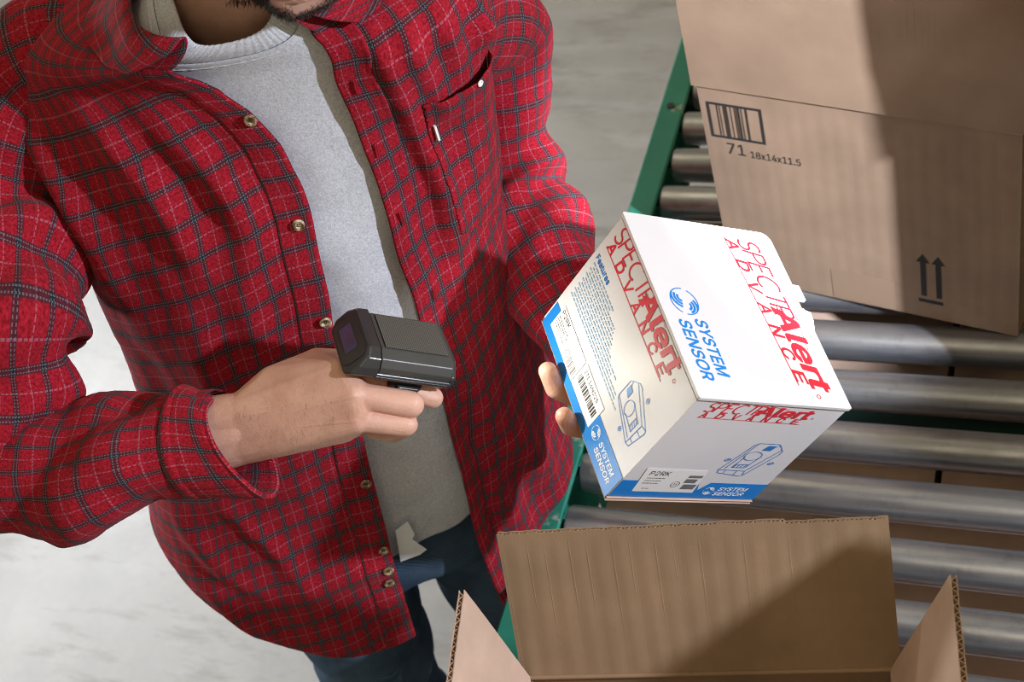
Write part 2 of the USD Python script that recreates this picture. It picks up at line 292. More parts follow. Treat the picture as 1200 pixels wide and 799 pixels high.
# ------------------------------------------------------------------ corrugated board
def board(w, h, th=.0050, flute=.0072, ripple=0., seed=0, notch=None, nx=None, wob=.0003, ragged=True):
    """A corrugated panel: two liners and the fluted medium between them, in x 0..w, flutes along y 0..h, outer face at z = 0, inner at z = th."""
    rg = np.random.default_rng(seed); lin = .0006; nx = nx or max(24, int(w / .0024)); ny = max(8, int(h / .03))
    X, Y = np.meshgrid(np.linspace(0, w, nx), np.linspace(0, h, ny))
    edge = wob * (meshkit.noise(np.stack([X[-1] / .006, 0 * X[-1], 0 * X[-1] + seed], -1), seed) - .5) * 4 if ragged else 0 * X[-1]
    Y = Y + edge * (Y / h) ** 6
    if notch is not None: Y = Y - np.where(X < notch[0], notch[1], 0) * (Y / h) ** 4
    ph = rg.uniform(0, 6); bow = .0009 if ragged else 0.; sag = bow * (meshkit.noise(np.stack([X / .13, Y / .13, 0 * X + seed], -1), seed + 5) - .5) * 2
    rip = ripple * (np.sin(2 * np.pi * X / .0182 + ph + 1.1 * meshkit.noise(np.stack([X / .05, Y / .16, 0 * X], -1), seed + 9) * 2) + .07 * np.sin(2 * np.pi * X / .0068)) * np.clip((h - Y) / .004, 0, 1)
    def sheet(z0, z1):
        P = np.stack([X, Y, z0], -1).reshape(-1, 3); Q = np.stack([X, Y, z1], -1).reshape(-1, 3); F = grid_faces(nx, ny); n = nx * ny; ids = np.arange(n).reshape(ny, nx)
        FF = [F[:, ::-1], F + n]
        for e in (ids[0], ids[:, -1], ids[-1][::-1], ids[:, 0][::-1]): FF.append(np.stack([e[:-1], e[1:], e[1:] + n, e[:-1] + n], -1))
        FF = np.vstack(FF); return trimesh.Trimesh(np.vstack([P, Q]), np.vstack([FF[:, [0, 1, 2]], FF[:, [0, 2, 3]]]), process=False)
    a = sheet(sag + rip * .4, sag + lin); b = sheet(sag + th - lin, sag + th + rip + 1.1 * ripple)
    mx = int(w / flute * 10); xs = np.linspace(.0004, w - .0004, mx); zc = th / 2 + (th / 2 - lin) * np.sin(2 * np.pi * xs / flute + ph)
    top = h - .0004 - (np.where(xs < notch[0], notch[1], 0) if notch is not None else 0)
    sg = bow * (meshkit.noise(np.stack([xs / .13, 0 * xs + h / .13, 0 * xs + seed], -1), seed + 5) - .5) * 2; s0 = bow * (meshkit.noise(np.stack([xs / .13, 0 * xs, 0 * xs + seed], -1), seed + 5) - .5) * 2
    P = np.stack([np.stack([xs, 0 * xs + .0006, zc + s0], -1), np.stack([xs, 0 * xs + top, zc + sg], -1)])
    (V, F), _ = solid_grid(P, np.zeros((2, mx, 2)), .0006); m = trimesh.Trimesh(V, np.vstack([F[:, [0, 1, 2]], F[:, [0, 2, 3]]]), process=False)
    return cat([a, b, m])
def flat_print(name, mesh, M, mat, parent, lift=.0002, label=None):
    """Lettering and marks printed on a face: M maps face x right, y up, z out of the face."""
    m = mesh.copy(); m.apply_translation([0, 0, lift]); return obj(name, placed(m, M), mat, parent, label=label)
def lettering(text, height, bold=False, width=None, shear=0., depth=.0001):
    t = meshkit.text_mesh(text, height, depth, bold); v = t.vertices
    v[:, 0] -= v[:, 0].min()
    if width: v[:, 0] *= width / v[:, 0].max()
    v[:, 0] += shear * v[:, 1]; t.vertices = v; return t

# carton on the rollers behind (18x14x11.5), its near face towards the camera
S = 1.400 / 1.424
BR = EYE + (np.array([-0.0565328, 1.1923152, 0.8]) - EYE) * S
yaw = -0.21141
cu = np.array([math.cos(yaw), math.sin(yaw), 0]); cn = np.array([math.sin(yaw), -math.cos(yaw), 0]); cz = np.array([0, 0, 1.0])   # cn points at the camera
CW, CH, CD = .3685 * S, .3265 * S, .457
BL = BR - cu * CW
BL[2] = BR[2] = AXZ + RR + .0010
crt = thing('cardboard_carton', 'big brown carton marked 71 18x14x11.5 standing open on the rollers', 'cardboard box')
def cpanel(name, o, u, v, n_in, w, h, mat=KRAFT, parent=crt, **kw):
    return obj(name, placed(board(w, h, **kw), frame(o, u, v, n_in)), mat, parent)
fp = cpanel('side_panel', BL, cu, cz, -cn, CW, CH, seed=1, ragged=False, ripple=.0002)
fl_v = unit(cz * .997 + cn * -.03)
FH = .225
fp2 = obj('flap', placed(board(CW + .006, FH, seed=2), frame(BL + cz * (CH + .0015) - cu * .004 , cu, fl_v, np.cross(cu, fl_v))), KRAFT, crt)
cpanel('side_panel', BL - cn * CD, cn, cz, cu, CD, CH, seed=3, ragged=False)
cpanel('side_panel', BR - cn * .0, -cn, cz, -cu, CD, CH, seed=4, ragged=False)
cpanel('side_panel', BR - cn * CD, -cu, cz, cn, CW, CH, seed=5, ragged=False)
for o, u, n_, w, lean in ((BL - cn * CD, cn, cu, CD, .45), (BR, -cn, -cu, CD, -.12), (BR - cn * CD, -cu, cn, CW, -.5)):
    v = unit(cz + n_ * lean); obj('flap', placed(board(w, .17, seed=int(abs(lean) * 100)), frame(o + cz * (CH + .002), u, v, np.cross(u, v))), KRAFT, crt)
obj('bottom_panel', placed(bx(0.004, CW - .004, 0.004, CD - .004, 0.0005, .0045), frame(BL, cu, -cn, cz)), KRAFT_IN, crt)
# the pressed score line between side and flap
obj('score_line', tube([BL + cz * (CH + .0008) + cn * .0010, BR + cz * (CH + .0008) + cn * .0010], .0024, 10), KRAFT_PALE, crt, smooth=True)
tv0 = BL + cu * (.063 * CW / .37) + cz * (CH + .004) + cn * .0002
obj('crease', tube([tv0, tv0 + fl_v * (FH - .01)], .0007, 6), KRAFT, fp2, smooth=True)
CM = frame(BL, cu, cz, cn)
def cprint(poly, name, mat=BLACK_INK, label=None): return flat_print(name, extr(poly, .0001), CM, mat, fp, .0004, label)
def cxy(p): return (CW - (-p[0] / 1000) * S, p[1] / 1000 * S)
q0, q1 = cxy((-360, 248.5)), cxy((-291.5, 303))
fr = sbox(*q0, *q1); cprint(fr.difference(fr.buffer(-.0035)), 'barcode_frame')
bars, x = [], q0[0] + .012; rg = random.Random(5)
while x < q1[0] - .014:
    w = rg.choice([.0008, .0008, .0014, .0022]); bars.append(sbox(x, q0[1] + .0035, x + w, q1[1] - .0035)); x += w + rg.choice([.0008, .0012, .0022, .004])
cprint(unary_union(bars), 'barcode_bars')
for t_, p_, h_, b_, w_ in (('71', (-342, 224.5), .017, False, .0225), ('18x14x11.5', (-313, 223.5), .0105, False, .062)):
    o_ = cxy(p_); t = lettering(t_, h_, b_, w_ * S); t.apply_translation([*o_, 0]); flat_print('lettering', t, CM, BLACK_INK, fp, .0004)
for ax in (-112.2, -93.8):
    b0, b1 = cxy((ax, 39.5)), cxy((ax, 112)); cprint(unary_union([sbox(b0[0] - .0031, b0[1], b0[0] + .0031, b1[1] - .012), Polygon([(b1[0] - .0078, b1[1] - .013), (b1[0], b1[1] + .001), (b1[0] + .0078, b1[1] - .013)])]), 'arrow')
l0 = cxy((-119, 28)); l1 = cxy((-89.5, 28)); cprint(sbox(l0[0], l0[1], l1[0], l0[1] + .0055), 'arrow_bar')
g_ = Gr(); TAPE = g_.done('clear_tape', g_.bsdf(base_color=(.285, .20, .142), roughness=.45))
s0, s1 = cxy((-227, 4)), cxy((-150, 52)); cprint(sbox(*s0, *s1).buffer(.002), 'tape_patch', TAPE)

# open carton in front, its flaps standing up
RIMZ = 1.10
FA, FB = atz(617, 795, RIMZ), atz(1050, 785, RIMZ)
fu = unit(FB - FA); fnn = np.array([fu[1], -fu[0], 0])       # towards the camera side
FW = np.linalg.norm(FB - FA); FDp = .40; BASE = AXZ + RR + .0010
box2 = thing('open_carton', 'open brown corrugated carton in front with its flaps standing up', 'cardboard box')
def perp_corner(px, o, axis): # the point on the pixel's ray whose offset from o is square to axis
    v = ray(*px); t = np.dot(o - EYE, axis) / np.dot(v, axis); return EYE + v * t
c1 = perp_corner((586, 625), FA, fu); c2 = perp_corner((1035, 607), FB, fu)
vA = unit((c1 - FA) + (c2 - FB)); FL = (np.linalg.norm(c1 - FA) + np.linalg.norm(c2 - FB)) / 2
HT = RIMZ - BASE - .002
def opanel(name, o, u, v, w, h, mat, parent=box2, **kw): # outer face away from np.cross(u, v)
    return obj(name, placed(board(w, h, **kw), frame(o, u, v, np.cross(u, v))), mat, parent)
o0 = FA + [0, 0, BASE - RIMZ]; o1 = FB + [0, 0, BASE - RIMZ]
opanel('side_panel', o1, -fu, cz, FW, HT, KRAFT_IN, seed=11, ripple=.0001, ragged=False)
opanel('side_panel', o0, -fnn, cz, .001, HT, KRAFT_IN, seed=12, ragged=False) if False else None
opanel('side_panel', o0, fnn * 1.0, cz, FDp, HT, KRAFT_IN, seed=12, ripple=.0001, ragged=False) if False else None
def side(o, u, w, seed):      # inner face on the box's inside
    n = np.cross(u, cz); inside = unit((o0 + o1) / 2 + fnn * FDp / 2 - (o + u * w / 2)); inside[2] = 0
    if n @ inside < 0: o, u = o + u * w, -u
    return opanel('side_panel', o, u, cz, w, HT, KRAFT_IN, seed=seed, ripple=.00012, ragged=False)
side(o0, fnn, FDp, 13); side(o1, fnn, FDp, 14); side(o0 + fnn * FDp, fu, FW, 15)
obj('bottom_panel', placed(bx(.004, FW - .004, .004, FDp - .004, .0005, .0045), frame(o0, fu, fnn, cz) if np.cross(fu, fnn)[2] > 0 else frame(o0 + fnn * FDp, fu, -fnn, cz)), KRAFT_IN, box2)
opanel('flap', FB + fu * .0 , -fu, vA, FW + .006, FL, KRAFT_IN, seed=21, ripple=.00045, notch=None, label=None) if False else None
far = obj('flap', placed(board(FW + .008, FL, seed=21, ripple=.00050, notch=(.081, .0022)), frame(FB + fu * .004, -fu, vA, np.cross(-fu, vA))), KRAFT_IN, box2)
obj('score_line', tube([FA + cz * .001, FB + cz * .001], .0022, 8), KRAFT_IN, box2, smooth=True)
cl = perp_corner((537, 692), FA, fnn); cr = perp_corner((1120, 674), FB, fnn)
vl, vr = cl - FA, cr - FB; print('flap lengths', FW, FL, np.linalg.norm(vl), np.linalg.norm(vr), vA, vl, vr)
LL, LR = np.linalg.norm(vl), np.linalg.norm(vr)
obj('flap', placed(board(FDp, LL, seed=22, ripple=.0001), frame(FA, fnn, unit(vl), np.cross(fnn, unit(vl))) if np.cross(fnn, unit(vl)) @ fu > 0 else frame(FA + fnn * FDp, -fnn, unit(vl), np.cross(-fnn, unit(vl)))), KRAFT_PALE, box2)
obj('flap', placed(board(FDp, LR, seed=23, ripple=.0001), frame(FB, fnn, unit(vr), np.cross(fnn, unit(vr))) if np.cross(fnn, unit(vr)) @ fu < 0 else frame(FB + fnn * FDp, -fnn, unit(vr), np.cross(-fnn, unit(vr)))), KRAFT_PALE, box2)
vn = unit(fnn * .75 + cz * .35); on = FA + fnn * FDp
obj('flap', placed(board(FW, .15, seed=24), frame(on, fu, vn, np.cross(fu, vn))), KRAFT, box2)

# cartons added out of view on the rollers, only to shade the cartons in view
def stacked(c, w, d, z0, z1, a, label):
    t = thing('stacked_carton', label, 'cardboard box', loc=(c[0], c[1], 0)); Rz = frame([0, 0, 0], [math.cos(a), math.sin(a), 0], [-math.sin(a), math.cos(a), 0], [0, 0, 1])
    obj('body', placed(rbox(w, d, z1 - z0 - .004, .004).apply_translation([0, 0, (z0 + z1 - .004) / 2]), Rz), KRAFT, t, smooth=35)
    for s_ in (-1, 1): obj('top_flap', placed(bx(-w / 2, w / 2, min(0, s_ * d / 2) + .0015, max(0, s_ * d / 2) - .0015, z1 - .004, z1), Rz), KRAFT, t)
    return t
def towards_key(px, t):
    p = onplane(*px, BL + cn * .001, cn); return p + (np.array(SPOT_POS) - p) * t
ta, tb, tc = towards_key((1017, 85), .20), towards_key((1042, 140), .20), towards_key((1054, 250), .20)
sa = math.radians(52); sdir = np.array([math.cos(sa), math.sin(sa)]); zs, bs = tb[2], AXZ + .0256
stacked(ta[:2] + sdir * .19, .38, .18, zs, 1.53, sa, 'flat top carton of an unseen stack added to shade the tall carton')
zm = bs + (zs - bs) * .52
stacked(tc[:2] + sdir * .19, .38, .20, zm, zs, sa, 'middle carton of an unseen stack added to shade the tall carton'); stacked(tc[:2] + sdir * .19, .38, .20, bs, zm, sa, 'lowest carton of an unseen stack added to shade the tall carton')

stacked((.255, .435), .27, .36, bs, bs + .30, 0, 'lower carton of an unseen pair added to shade the open carton'); stacked((.255, .435), .27, .36, bs + .30, 1.385, 0, 'upper carton of an unseen pair added to shade the open carton')  # unseen pair, added to block the key strobe from the open carton's flaps

# cartons lying on the shelf under the rollers
def shelf_carton(x0, x1, ya, yb, zt, label, seed):
    t = thing('shelved_carton', label, 'cardboard box')
    xm = (x0 + x1) / 2 ; z0 = .353
    obj('body', rbox(x1 - x0, yb - ya, zt - z0 - .004, .003).apply_translation([xm, (ya + yb) / 2, (z0 + zt - .004) / 2]), KRAFT_PALE, t, smooth=35)
    g2 = .003
    obj('top_flap', bx(x0, x1, ya, (ya + yb) / 2 - g2, zt - .004, zt), KRAFT_PALE, t); obj('top_flap', bx(x0, x1, (ya + yb) / 2 + g2, yb, zt - .004, zt), KRAFT_PALE, t)
    return t
shelf_carton(-.53, .27, .50, .978, .712, 'brown carton under the rollers nearest the open carton', 1)
shelf_carton(-.53, -.140, .984, 1.45, .712, 'brown carton under the rollers, left of the dark seam', 2)
shelf_carton(-.132, .27, .984, 1.45, .712, 'brown carton under the rollers, right of the dark seam', 3)

# ------------------------------------------------------------------ white product carton held in the left hand
QD = np.array([-0.28771638, 0.73191078, 1.24779138]); ex = unit([-0.48954554, 0.85455867, 0.17342042]); ey = unit(np.array([0.60769536, 0.47677024, -0.63513502]) - 0); ey = unit(ey - ex * (ex @ ey)); ez = np.cross(ex, ey)
QL, QW, QH = .2099, .1766, .1606      # drawn at this size, then scaled by QK
QK = .93; QD = EYE + (QD - EYE) * QK
pbox = thing('product_carton', 'white SpectrAlert Advance carton with red lettering, held tilted in a hand', 'box')
LT = .0032
def rpoly(rB=.009, grow=0.):
    p = sbox(0, 0, QL, QW).buffer(-.0015).buffer(.0015)
    c = sbox(QL - rB, QW - rB, QL, QW).difference(Point(QL - rB, QW - rB).buffer(rB, 32)); return p.difference(c).buffer(grow)
QM = frame(QD, ex * QK, ey * QK, ez * QK)
bodyq = cat([extr(rpoly(.007, -.0012).difference(rpoly(.007, -.0042)), QH - LT - .0075).apply_translation([0, 0, LT + .0030]), extr(rpoly(.007, -.0015), .003).apply_translation([0, 0, QH - .0085])])
obj('body', placed(bodyq, QM), WHITEB, pbox, label='white corrugated body under the lid')
tabs = unary_union([sbox(QL - .082, QW - .002, QL - .066, QW + .0075).buffer(.0015), Polygon([(QL - .128, QW - .002), (QL - .108, QW + .006), (QL - .098, QW + .0075), (QL - .094, QW - .002)])])
lid = unary_union([rpoly(.011, .0006), tabs]).difference(sbox(QL - .094, QW - .0035, QL - .083, QW + .02))
l_ = obj('lid', placed(extr(lid, LT), QM), WHITEB, pbox)
bb = placed(board(QL - .001, QW - .002, th=.0042, seed=31, ragged=False), QM @ frame([-.0010, .0010, QH - .0030], [1, 0, 0], [0, 1, 0], [0, 0, 1]))
obj('bottom_panel', bb, KRAFT_PALE, pbox, label='bare brown bottom edge of the carton')
obj('lid_edge', placed(bx(-.0004, .0004, .001, QW - .001, .0012, LT + .0004), QM), KRAFT, l_, label='brown cut edge of the lid')
obj('tuck_edge', placed(bx(QL - .094, QL - .083, QW - .0042, QW - .001, .0004, .010), QM), KRAFT, pbox, label='brown tuck flap showing in the notch')

def strokes(kind):
    a = lambda cx, cy, rx, ry, t0, t1, n=14: [(cx + rx * math.cos(math.radians(t)), cy + ry * math.sin(math.radians(t))) for t in np.linspace(t0, t1, n)]
    return {'S': [a(.27, .75, .25, .25, 40, 270) + a(.25, .25, .25, .25, 90, -150)], 'P': [[(0, 0), (0, 1), (.25, 1)] + a(.25, .75, .25, .25, 90, -90) + [(0, .5)]],
            'E': [[(.45, 0), (0, 0), (0, 1), (.45, 1)], [(0, .52), (.38, .52)]], 'C': [a(.40, .5, .40, .5, 55, 305, 22)], 'T': [[(.28, 0), (.28, 1)], [(0, 1), (.56, 1)]],
            'R': [[(0, 0), (0, 1), (.27, 1)] + a(.27, .76, .24, .24, 90, -90) + [(0, .52)], [(.25, .52), (.52, 0)]]}[kind]
def logo_mark(width, h, lw=.092):
    """The product wordmark: thin slanted SPECTR, a heavy slanted A-lert with a starburst, and spaced ADVANCE over a rule."""
    polys, x = [], 0.0
    for ch, adv in zip('SPECTR', (.62, .62, .60, .86, .62, .55)):
        for s_ in strokes(ch): polys.append(LineString([(x + px + .24 * py, py) for px, py in s_]).buffer(lw / 2, cap_style=2))
        x += adv
    thin = unary_union(polys); k_ = width * .50 / x
    thin = affinity.scale(thin, k_, h, origin=(0, 0)); thin = affinity.translate(thin, 0, h * .68)
    m = [extr(thin, .0001)]
    al = lettering('Alert', h, True, width * .50, .0); v = al.vertices; v[:, 0] += .24 * v[:, 1]; v[:, 0] += width * .45; v[:, 1] = v[:, 1] * 1.0 + h * .68; al.vertices = v
    for n_, q_ in enumerate((0, -.035, .035)): m.append(al.copy().apply_translation([q_ * h, 0, .00011 * n_]))
    st = Polygon([(math.cos(t) * r_, math.sin(t) * r_) for t, r_ in zip(np.linspace(0, 2 * np.pi, 16, endpoint=False), [1., .35, .62, .3] * 4)])
    m.append(extr(affinity.translate(affinity.scale(st, width * .035, h * .38, origin=(0, 0)), width * .475, h * .98), .0001))
    m.append(extr(LineString([(width * .28, h * 1.75), (width * .48, h * 1.86), (width * .72, h * 1.5)]).buffer(h * .012), .0001))
    for i, ch in enumerate('ADVANCE'):
        t = lettering(ch, h * .56, True); w = np.ptp(t.vertices[:, 0]); t.vertices[:, 0] *= h * .58 / w; t.vertices[:, 0] += .24 * t.vertices[:, 1]; t.apply_translation([width * (.005 + i * .139), h * .03, 0]); m.append(t)
    m.append(extr(sbox(0, 0, width * .935, h * .035), .0001))
    c = Point(width * 1.0, h * .78); m.append(extr(c.buffer(h * .10).difference(c.buffer(h * .075)), .0001)); return cat(m)
def round_mark(r):
    c = Point(0, 0).buffer(r, 32); ring = c.difference(Point(0, 0).buffer(r * .93, 32)); ps = []
    gap = LineString([(-r * 1.3, r * .45), (r * 1.3, -r * .45)])
    for s_, cx, cy in ((1, r * .30, r * .28), (-1, -r * .30, -r * .28)):
        for k_ in (.30, .52, .74):
            arc = [(cx + k_ * r * math.cos(t) * 1.0, cy + s_ * (k_ * r * math.sin(t) - r * .2)) for t in np.linspace(.25, 2.2, 16)]; ps.append(LineString(arc).buffer(r * .075, cap_style=2))
    return extr(unary_union([ring.difference(gap.buffer(r * .16))] + [p.intersection(Point(0, 0).buffer(r * .97)) for p in ps]), .0001)
def tm_at(mesh, x, y, rot=0.): m = mesh.copy(); m.apply_transform(trimesh.transformations.rotation_matrix(rot, [0, 0, 1])); m.apply_translation([x, y, 0]); return m
# each face: x = reading direction, y = up the lettering, z = out of the face
TOPF = frame(QD + ex * QL * QK, -ex * QK, ey * QK, -ez * QK); LEFTF = frame(QD + (ex * QL + ez * QH) * QK, -ex * QK, -ez * QK, -ey * QK); FRONTF = frame(QD + ez * QH * QK, ey * QK, -ez * QK, -ex * QK)
LIFT_T, LIFT_S = .0002, -.0008
def side_print(name, mesh, F, mat, lift=LIFT_S, label=None, parent=None): return flat_print(name, mesh, F, mat, parent or pbox, lift, label)
flat_print('wordmark', tm_at(logo_mark(.187, .0235), .0135, .1140, math.atan2(.0095, .186)), TOPF, RED_INK, l_)
flat_print('round_emblem', tm_at(round_mark(.0155), .1025, .0285), TOPF, BLUE_INK, l_)
flat_print('lettering', cat([tm_at(lettering('SYSTEM', .0125, True, .062, .18), .1215, .0315), tm_at(lettering('SENSOR', .0125, True, .066, .18), .1235, .0125)]), TOPF, BLUE_INK, l_)
side_print('wordmark', tm_at(logo_mark(.167, .0205), .0095, .1222), LEFTF, RED_INK)
side_print('lettering', tm_at(lettering('Features', .0062, True, .034, .0), .008, .1040), LEFTF, DEEP_BLUE)
rg = random.Random(11); ln = []
for i in range(13):      # the small print: rows too fine to read
    y = .0985 - i * .0037; x0_ = .010 + (.0032 if i % 2 else 0); end = min(.150, .070 + i * .0058 + rg.uniform(-.012, .012)); x = x0_
    while x < end: w = rg.uniform(.0025, .0075); ln.append(sbox(x, y, min(x + w, end), y + .0013)); x += w + .0013
side_print('small_print', extr(unary_union(ln), .0001), LEFTF, PALE_BLUE)
band = Polygon([(.0035, 0), (QL - .002, 0), (QL - .002, .0325), (.139, .0325), (.128, .010), (.024, .010), (.0145, .0315), (.0035, .0315)])
side_print('blue_band', extr(band, .0001), LEFTF, BLUE_INK)
stk = side_print('address_label', extr(Polygon([(.0155, .0105), (.084, .0105), (.084, .0405), (.0155, .0405)]), .0001), LEFTF, STICKER, LIFT_S + .0002)
side_print('lettering', tm_at(lettering('P2RK', .0058, False, .0205), .0185, .0325), LEFTF, BLACK_INK, LIFT_S + .0004, parent=stk)
def barcode(x0_, x1_, y0_, y1_, seed, unit_=.0007):
    r_ = random.Random(seed); ps, x = [], x0_
    while x < x1_: w = r_.choice([1, 1, 2, 3]) * unit_; ps.append(sbox(x, y0_, min(x + w, x1_), y1_)); x += w + r_.choice([1, 1, 2]) * unit_
    return unary_union(ps)
def microtext(x0_, x1_, y, n, gap, h, seed):
    r_ = random.Random(seed); ps = []
    for i in range(n):
        x = x0_; e = x1_ - r_.uniform(0, .2) * (x1_ - x0_)
        while x < e: w = r_.uniform(.001, .004); ps.append(sbox(x, y - i * gap, min(x + w, e), y - i * gap + h)); x += w + .0009
    return unary_union(ps)
side_print('printed_text', extr(unary_union([microtext(.019, .047, .0275, 4, .0032, .0011, 1), barcode(.064, .081, .0125, .0235, 2)]), .0001), LEFTF, GREY_INK, LIFT_S + .0004, parent=stk)
ul = Point(.058, .020); side_print('approval_mark', extr(unary_union([ul.buffer(.0042).difference(ul.buffer(.0036)), sbox(.0568, .0182, .0574, .0218), sbox(.0588, .0182, .0594, .0218)]), .0001), LEFTF, GREY_INK, LIFT_S + .0004, parent=stk)
stk2 = side_print('barcode_label', extr(sbox(.086, .0115, .1385, .0415), .0001), LEFTF, STICKER, LIFT_S + .0002)
side_print('lettering', tm_at(lettering('ITI 14N225', .0046, False, .036), .091, .0335), LEFTF, BLACK_INK, LIFT_S + .0004, parent=stk2)
side_print('barcode_bars', extr(barcode(.089, .1345, .0205, .0300, 3), .0001), LEFTF, BLACK_INK, LIFT_S + .0004, parent=stk2)
side_print('round_emblem', tm_at(round_mark(.0072), .150, .0195), LEFTF, WHITE_INK, LIFT_S + .0003)
side_print('lettering', cat([tm_at(lettering('SYSTEM', .0062, True, .036, .18), .1615, .0175), tm_at(lettering('SENSOR', .0062, True, .039, .18), .1610, .0085)]), LEFTF, WHITE_INK, LIFT_S + .0003)
def strobe_drawing(w, h, lw=.0006):
    """Line drawing of a wall sounder with a flash dome, two ears and a grille."""
    L_ = []
    P_ = lambda *p: L_.append([(x * w, y * h) for x, y in p])
    P_((.06, .18), (.30, .96), (.36, 1.0), (.78, 1.0), (.84, .95), (.98, .80), (.98, .70), (.66, .02), (.60, 0), (.10, .08), (.06, .18)); P_((.06, .18), (.62, .16), (.66, .02)); P_((.62, .16), (.94, .84), (.98, .80)); P_((.36, 1.0), (.16, .22))
    P_((.62, .86), (.84, .95)); P_((.22, .08), (.22, .165)); P_((.46, .03), (.46, .165))
    a = [(.48 + .17 * math.cos(t) , .62 + .13 * math.sin(t)) for t in np.linspace(0, 2 * np.pi, 24)]; P_(*a); P_((.30, .36), (.34, .60)); P_((.58, .36), (.66, .62)); P_((.30, .36), (.58, .36), (.55, .26), (.28, .26), (.30, .36))
    for i in range(4): P_((.30 + i * .07, .26), (.33 + i * .07, .36))
    ps = [LineString(l).buffer(lw / 2) for l in L_]
    ps.append(Polygon([(.54 * w, .80 * h), (.72 * w, .80 * h), (.76 * w, .94 * h), (.60 * w, .94 * h)]))
    for cx, cy in ((.05, .48), (1.0, .42)):
        c = affinity.scale(Point(cx * w, cy * h).buffer(1), w * .06, h * .045); ps.append(c.difference(c.buffer(-lw))); c = affinity.scale(Point(cx * w, cy * h).buffer(1), w * .02, h * .018); ps.append(c)
    return extr(unary_union(ps), .0001)
dv = strobe_drawing(.058, .052)
side_print('device_drawing', tm_at(strobe_drawing(.050, .052), .192, .049, math.pi / 2), LEFTF, BLUE_INK)
side_print('wordmark', tm_at(logo_mark(.128, .0133), .0175, .1315, -.012), FRONTF, RED_INK)
side_print('device_drawing', tm_at(strobe_drawing(.058, .054), .094, .044), FRONTF, DEEP_BLUE)
side_print('blue_band', extr(Polygon([(.002, .004), (QW - .001, .004), (QW - .001, .0310), (.105, .0310), (.097, .0175), (.091, .0300), (.002, .0310)]), .0001), FRONTF, BLUE_INK)
stk3 = side_print('address_label', extr(Polygon([(.0225, .0135), (.0935, .0135), (.0875, .0505), (.0165, .0515)]), .0001), FRONTF, STICKER, LIFT_S + .0002)
side_print('lettering', tm_at(lettering('P2RK', .0068, False, .023), .0245, .0405), FRONTF, BLACK_INK, LIFT_S + .0004, parent=stk3)
side_print('printed_text', extr(unary_union([microtext(.0255, .047, .0355, 3, .0042, .0012, 4), microtext(.030, .040, .0185, 1, .003, .001, 5), sbox(.0715, .0385, .0875, .0425), sbox(.0715, .030, .085, .0365), sbox(.074, .0195, .0895, .0275)]), .0001), FRONTF, GREY_INK, LIFT_S + .0004, parent=stk3)
ul = Point(.064, .027); side_print('approval_mark', extr(unary_union([ul.buffer(.0048).difference(ul.buffer(.0041)), sbox(.0625, .025, .0632, .029), sbox(.0648, .025, .0655, .029)]), .0001), FRONTF, GREY_INK, LIFT_S + .0004, parent=stk3)
side_print('round_emblem', tm_at(round_mark(.0062), .1105, .0175), FRONTF, WHITE_INK, LIFT_S + .0003)
side_print('lettering', cat([tm_at(lettering('SYSTEM', .0055, True, .035, .2), .120, .0185), tm_at(lettering('SENSOR', .0055, True, .0375, .2), .1185, .0105)]), FRONTF, WHITE_INK, LIFT_S + .0003)

# ------------------------------------------------------------------ the man
# torso rings: z, centre x, centre y, half width, half depth, heading (degrees towards +x from -y)
TORSO = np.array([
    [1.64, -.664, .880, .058, .062, 24], [1.60, -.672, .890, .060, .066, 24], [1.565, -.680, .900, .086, .085, 22], [1.550, -.686, .912, .122, .096, 18], [1.534, -.693, .928, .176, .106, 12], [1.512, -.701, .938, .210, .113, 9], [1.462, -.709, .930, .215, .119, 13],
    [1.39, -.715, .915, .209, .127, 20], [1.31, -.722, .904, .204, .138, 24], [1.21, -.731, .890, .199, .140, 27], [1.11, -.739, .875, .207, .142, 29],
    [1.01, -.752, .862, .224, .146, 31], [.91, -.766, .852, .238, .148, 33], [.83, -.770, .85, .245, .150, 34], [.74, -.772, .85, .25, .152, 34]])[::-1]
TF = PchipInterpolator(TORSO[:, 0], TORSO[:, 1:])
def surf(phi, z, off=0., n=2.4):
    """A point of the torso: phi 0 in front, positive to his left; z height; off metres outside."""
    phi, z, off = np.broadcast_arrays(np.asarray(phi, float), np.asarray(z, float), np.asarray(off, float))
    q = TF(z); cx, cy, a, b, yw = np.moveaxis(q, -1, 0); yw = np.radians(yw); s, c = np.sin(phi), np.cos(phi)
    x = (a + off) * np.sign(s) * np.abs(s) ** (2 / n); y = (b + off) * np.sign(c) * np.abs(c) ** (2 / n)
    return np.stack([cx + np.cos(yw) * x + np.sin(yw) * y, cy + np.sin(yw) * x - np.cos(yw) * y, z + 0 * x], -1)
_gp, _gz = np.meshgrid(np.linspace(-1.9, 1.9, 160), np.linspace(.75, 1.63, 220)); _g3 = surf(_gp, _gz, .012); _gpx = project(_g3); _gd = (_g3 - EYE) @ ROT[2]
def hit(px, py, off=.012):
    """(phi, z) where the view ray of a measured photo point meets the torso."""
    d = np.hypot(_gpx[..., 0] - px, _gpx[..., 1] - py); c = np.where(d < d.min() + 8, _gd, 9e9).argmin(); p0 = np.array([_gp.flat[c], _gz.flat[c]])
    r = least_squares(lambda p: project(surf(p[0], p[1], off)) - [px, py], p0, diff_step=1e-4, bounds=([-2.6, .745], [2.6, 1.635])); return r.x
R_EDGE = [(172, 8), (190, 60), (240, 104), (268, 118), (300, 140), (335, 180), (352, 215), (365, 250), (375, 300), (385, 340), (395, 400), (420, 480), (432, 540), (450, 610), (465, 670), (485, 735)]
L_EDGE = [(372, 40), (382, 60), (400, 110), (420, 150), (440, 200), (462, 260), (478, 320), (500, 380), (530, 480), (548, 560), (556, 600), (562, 640), (575, 680), (585, 702)]
def trace(pts, off): return np.array([hit(x, y, off) for x, y in pts])
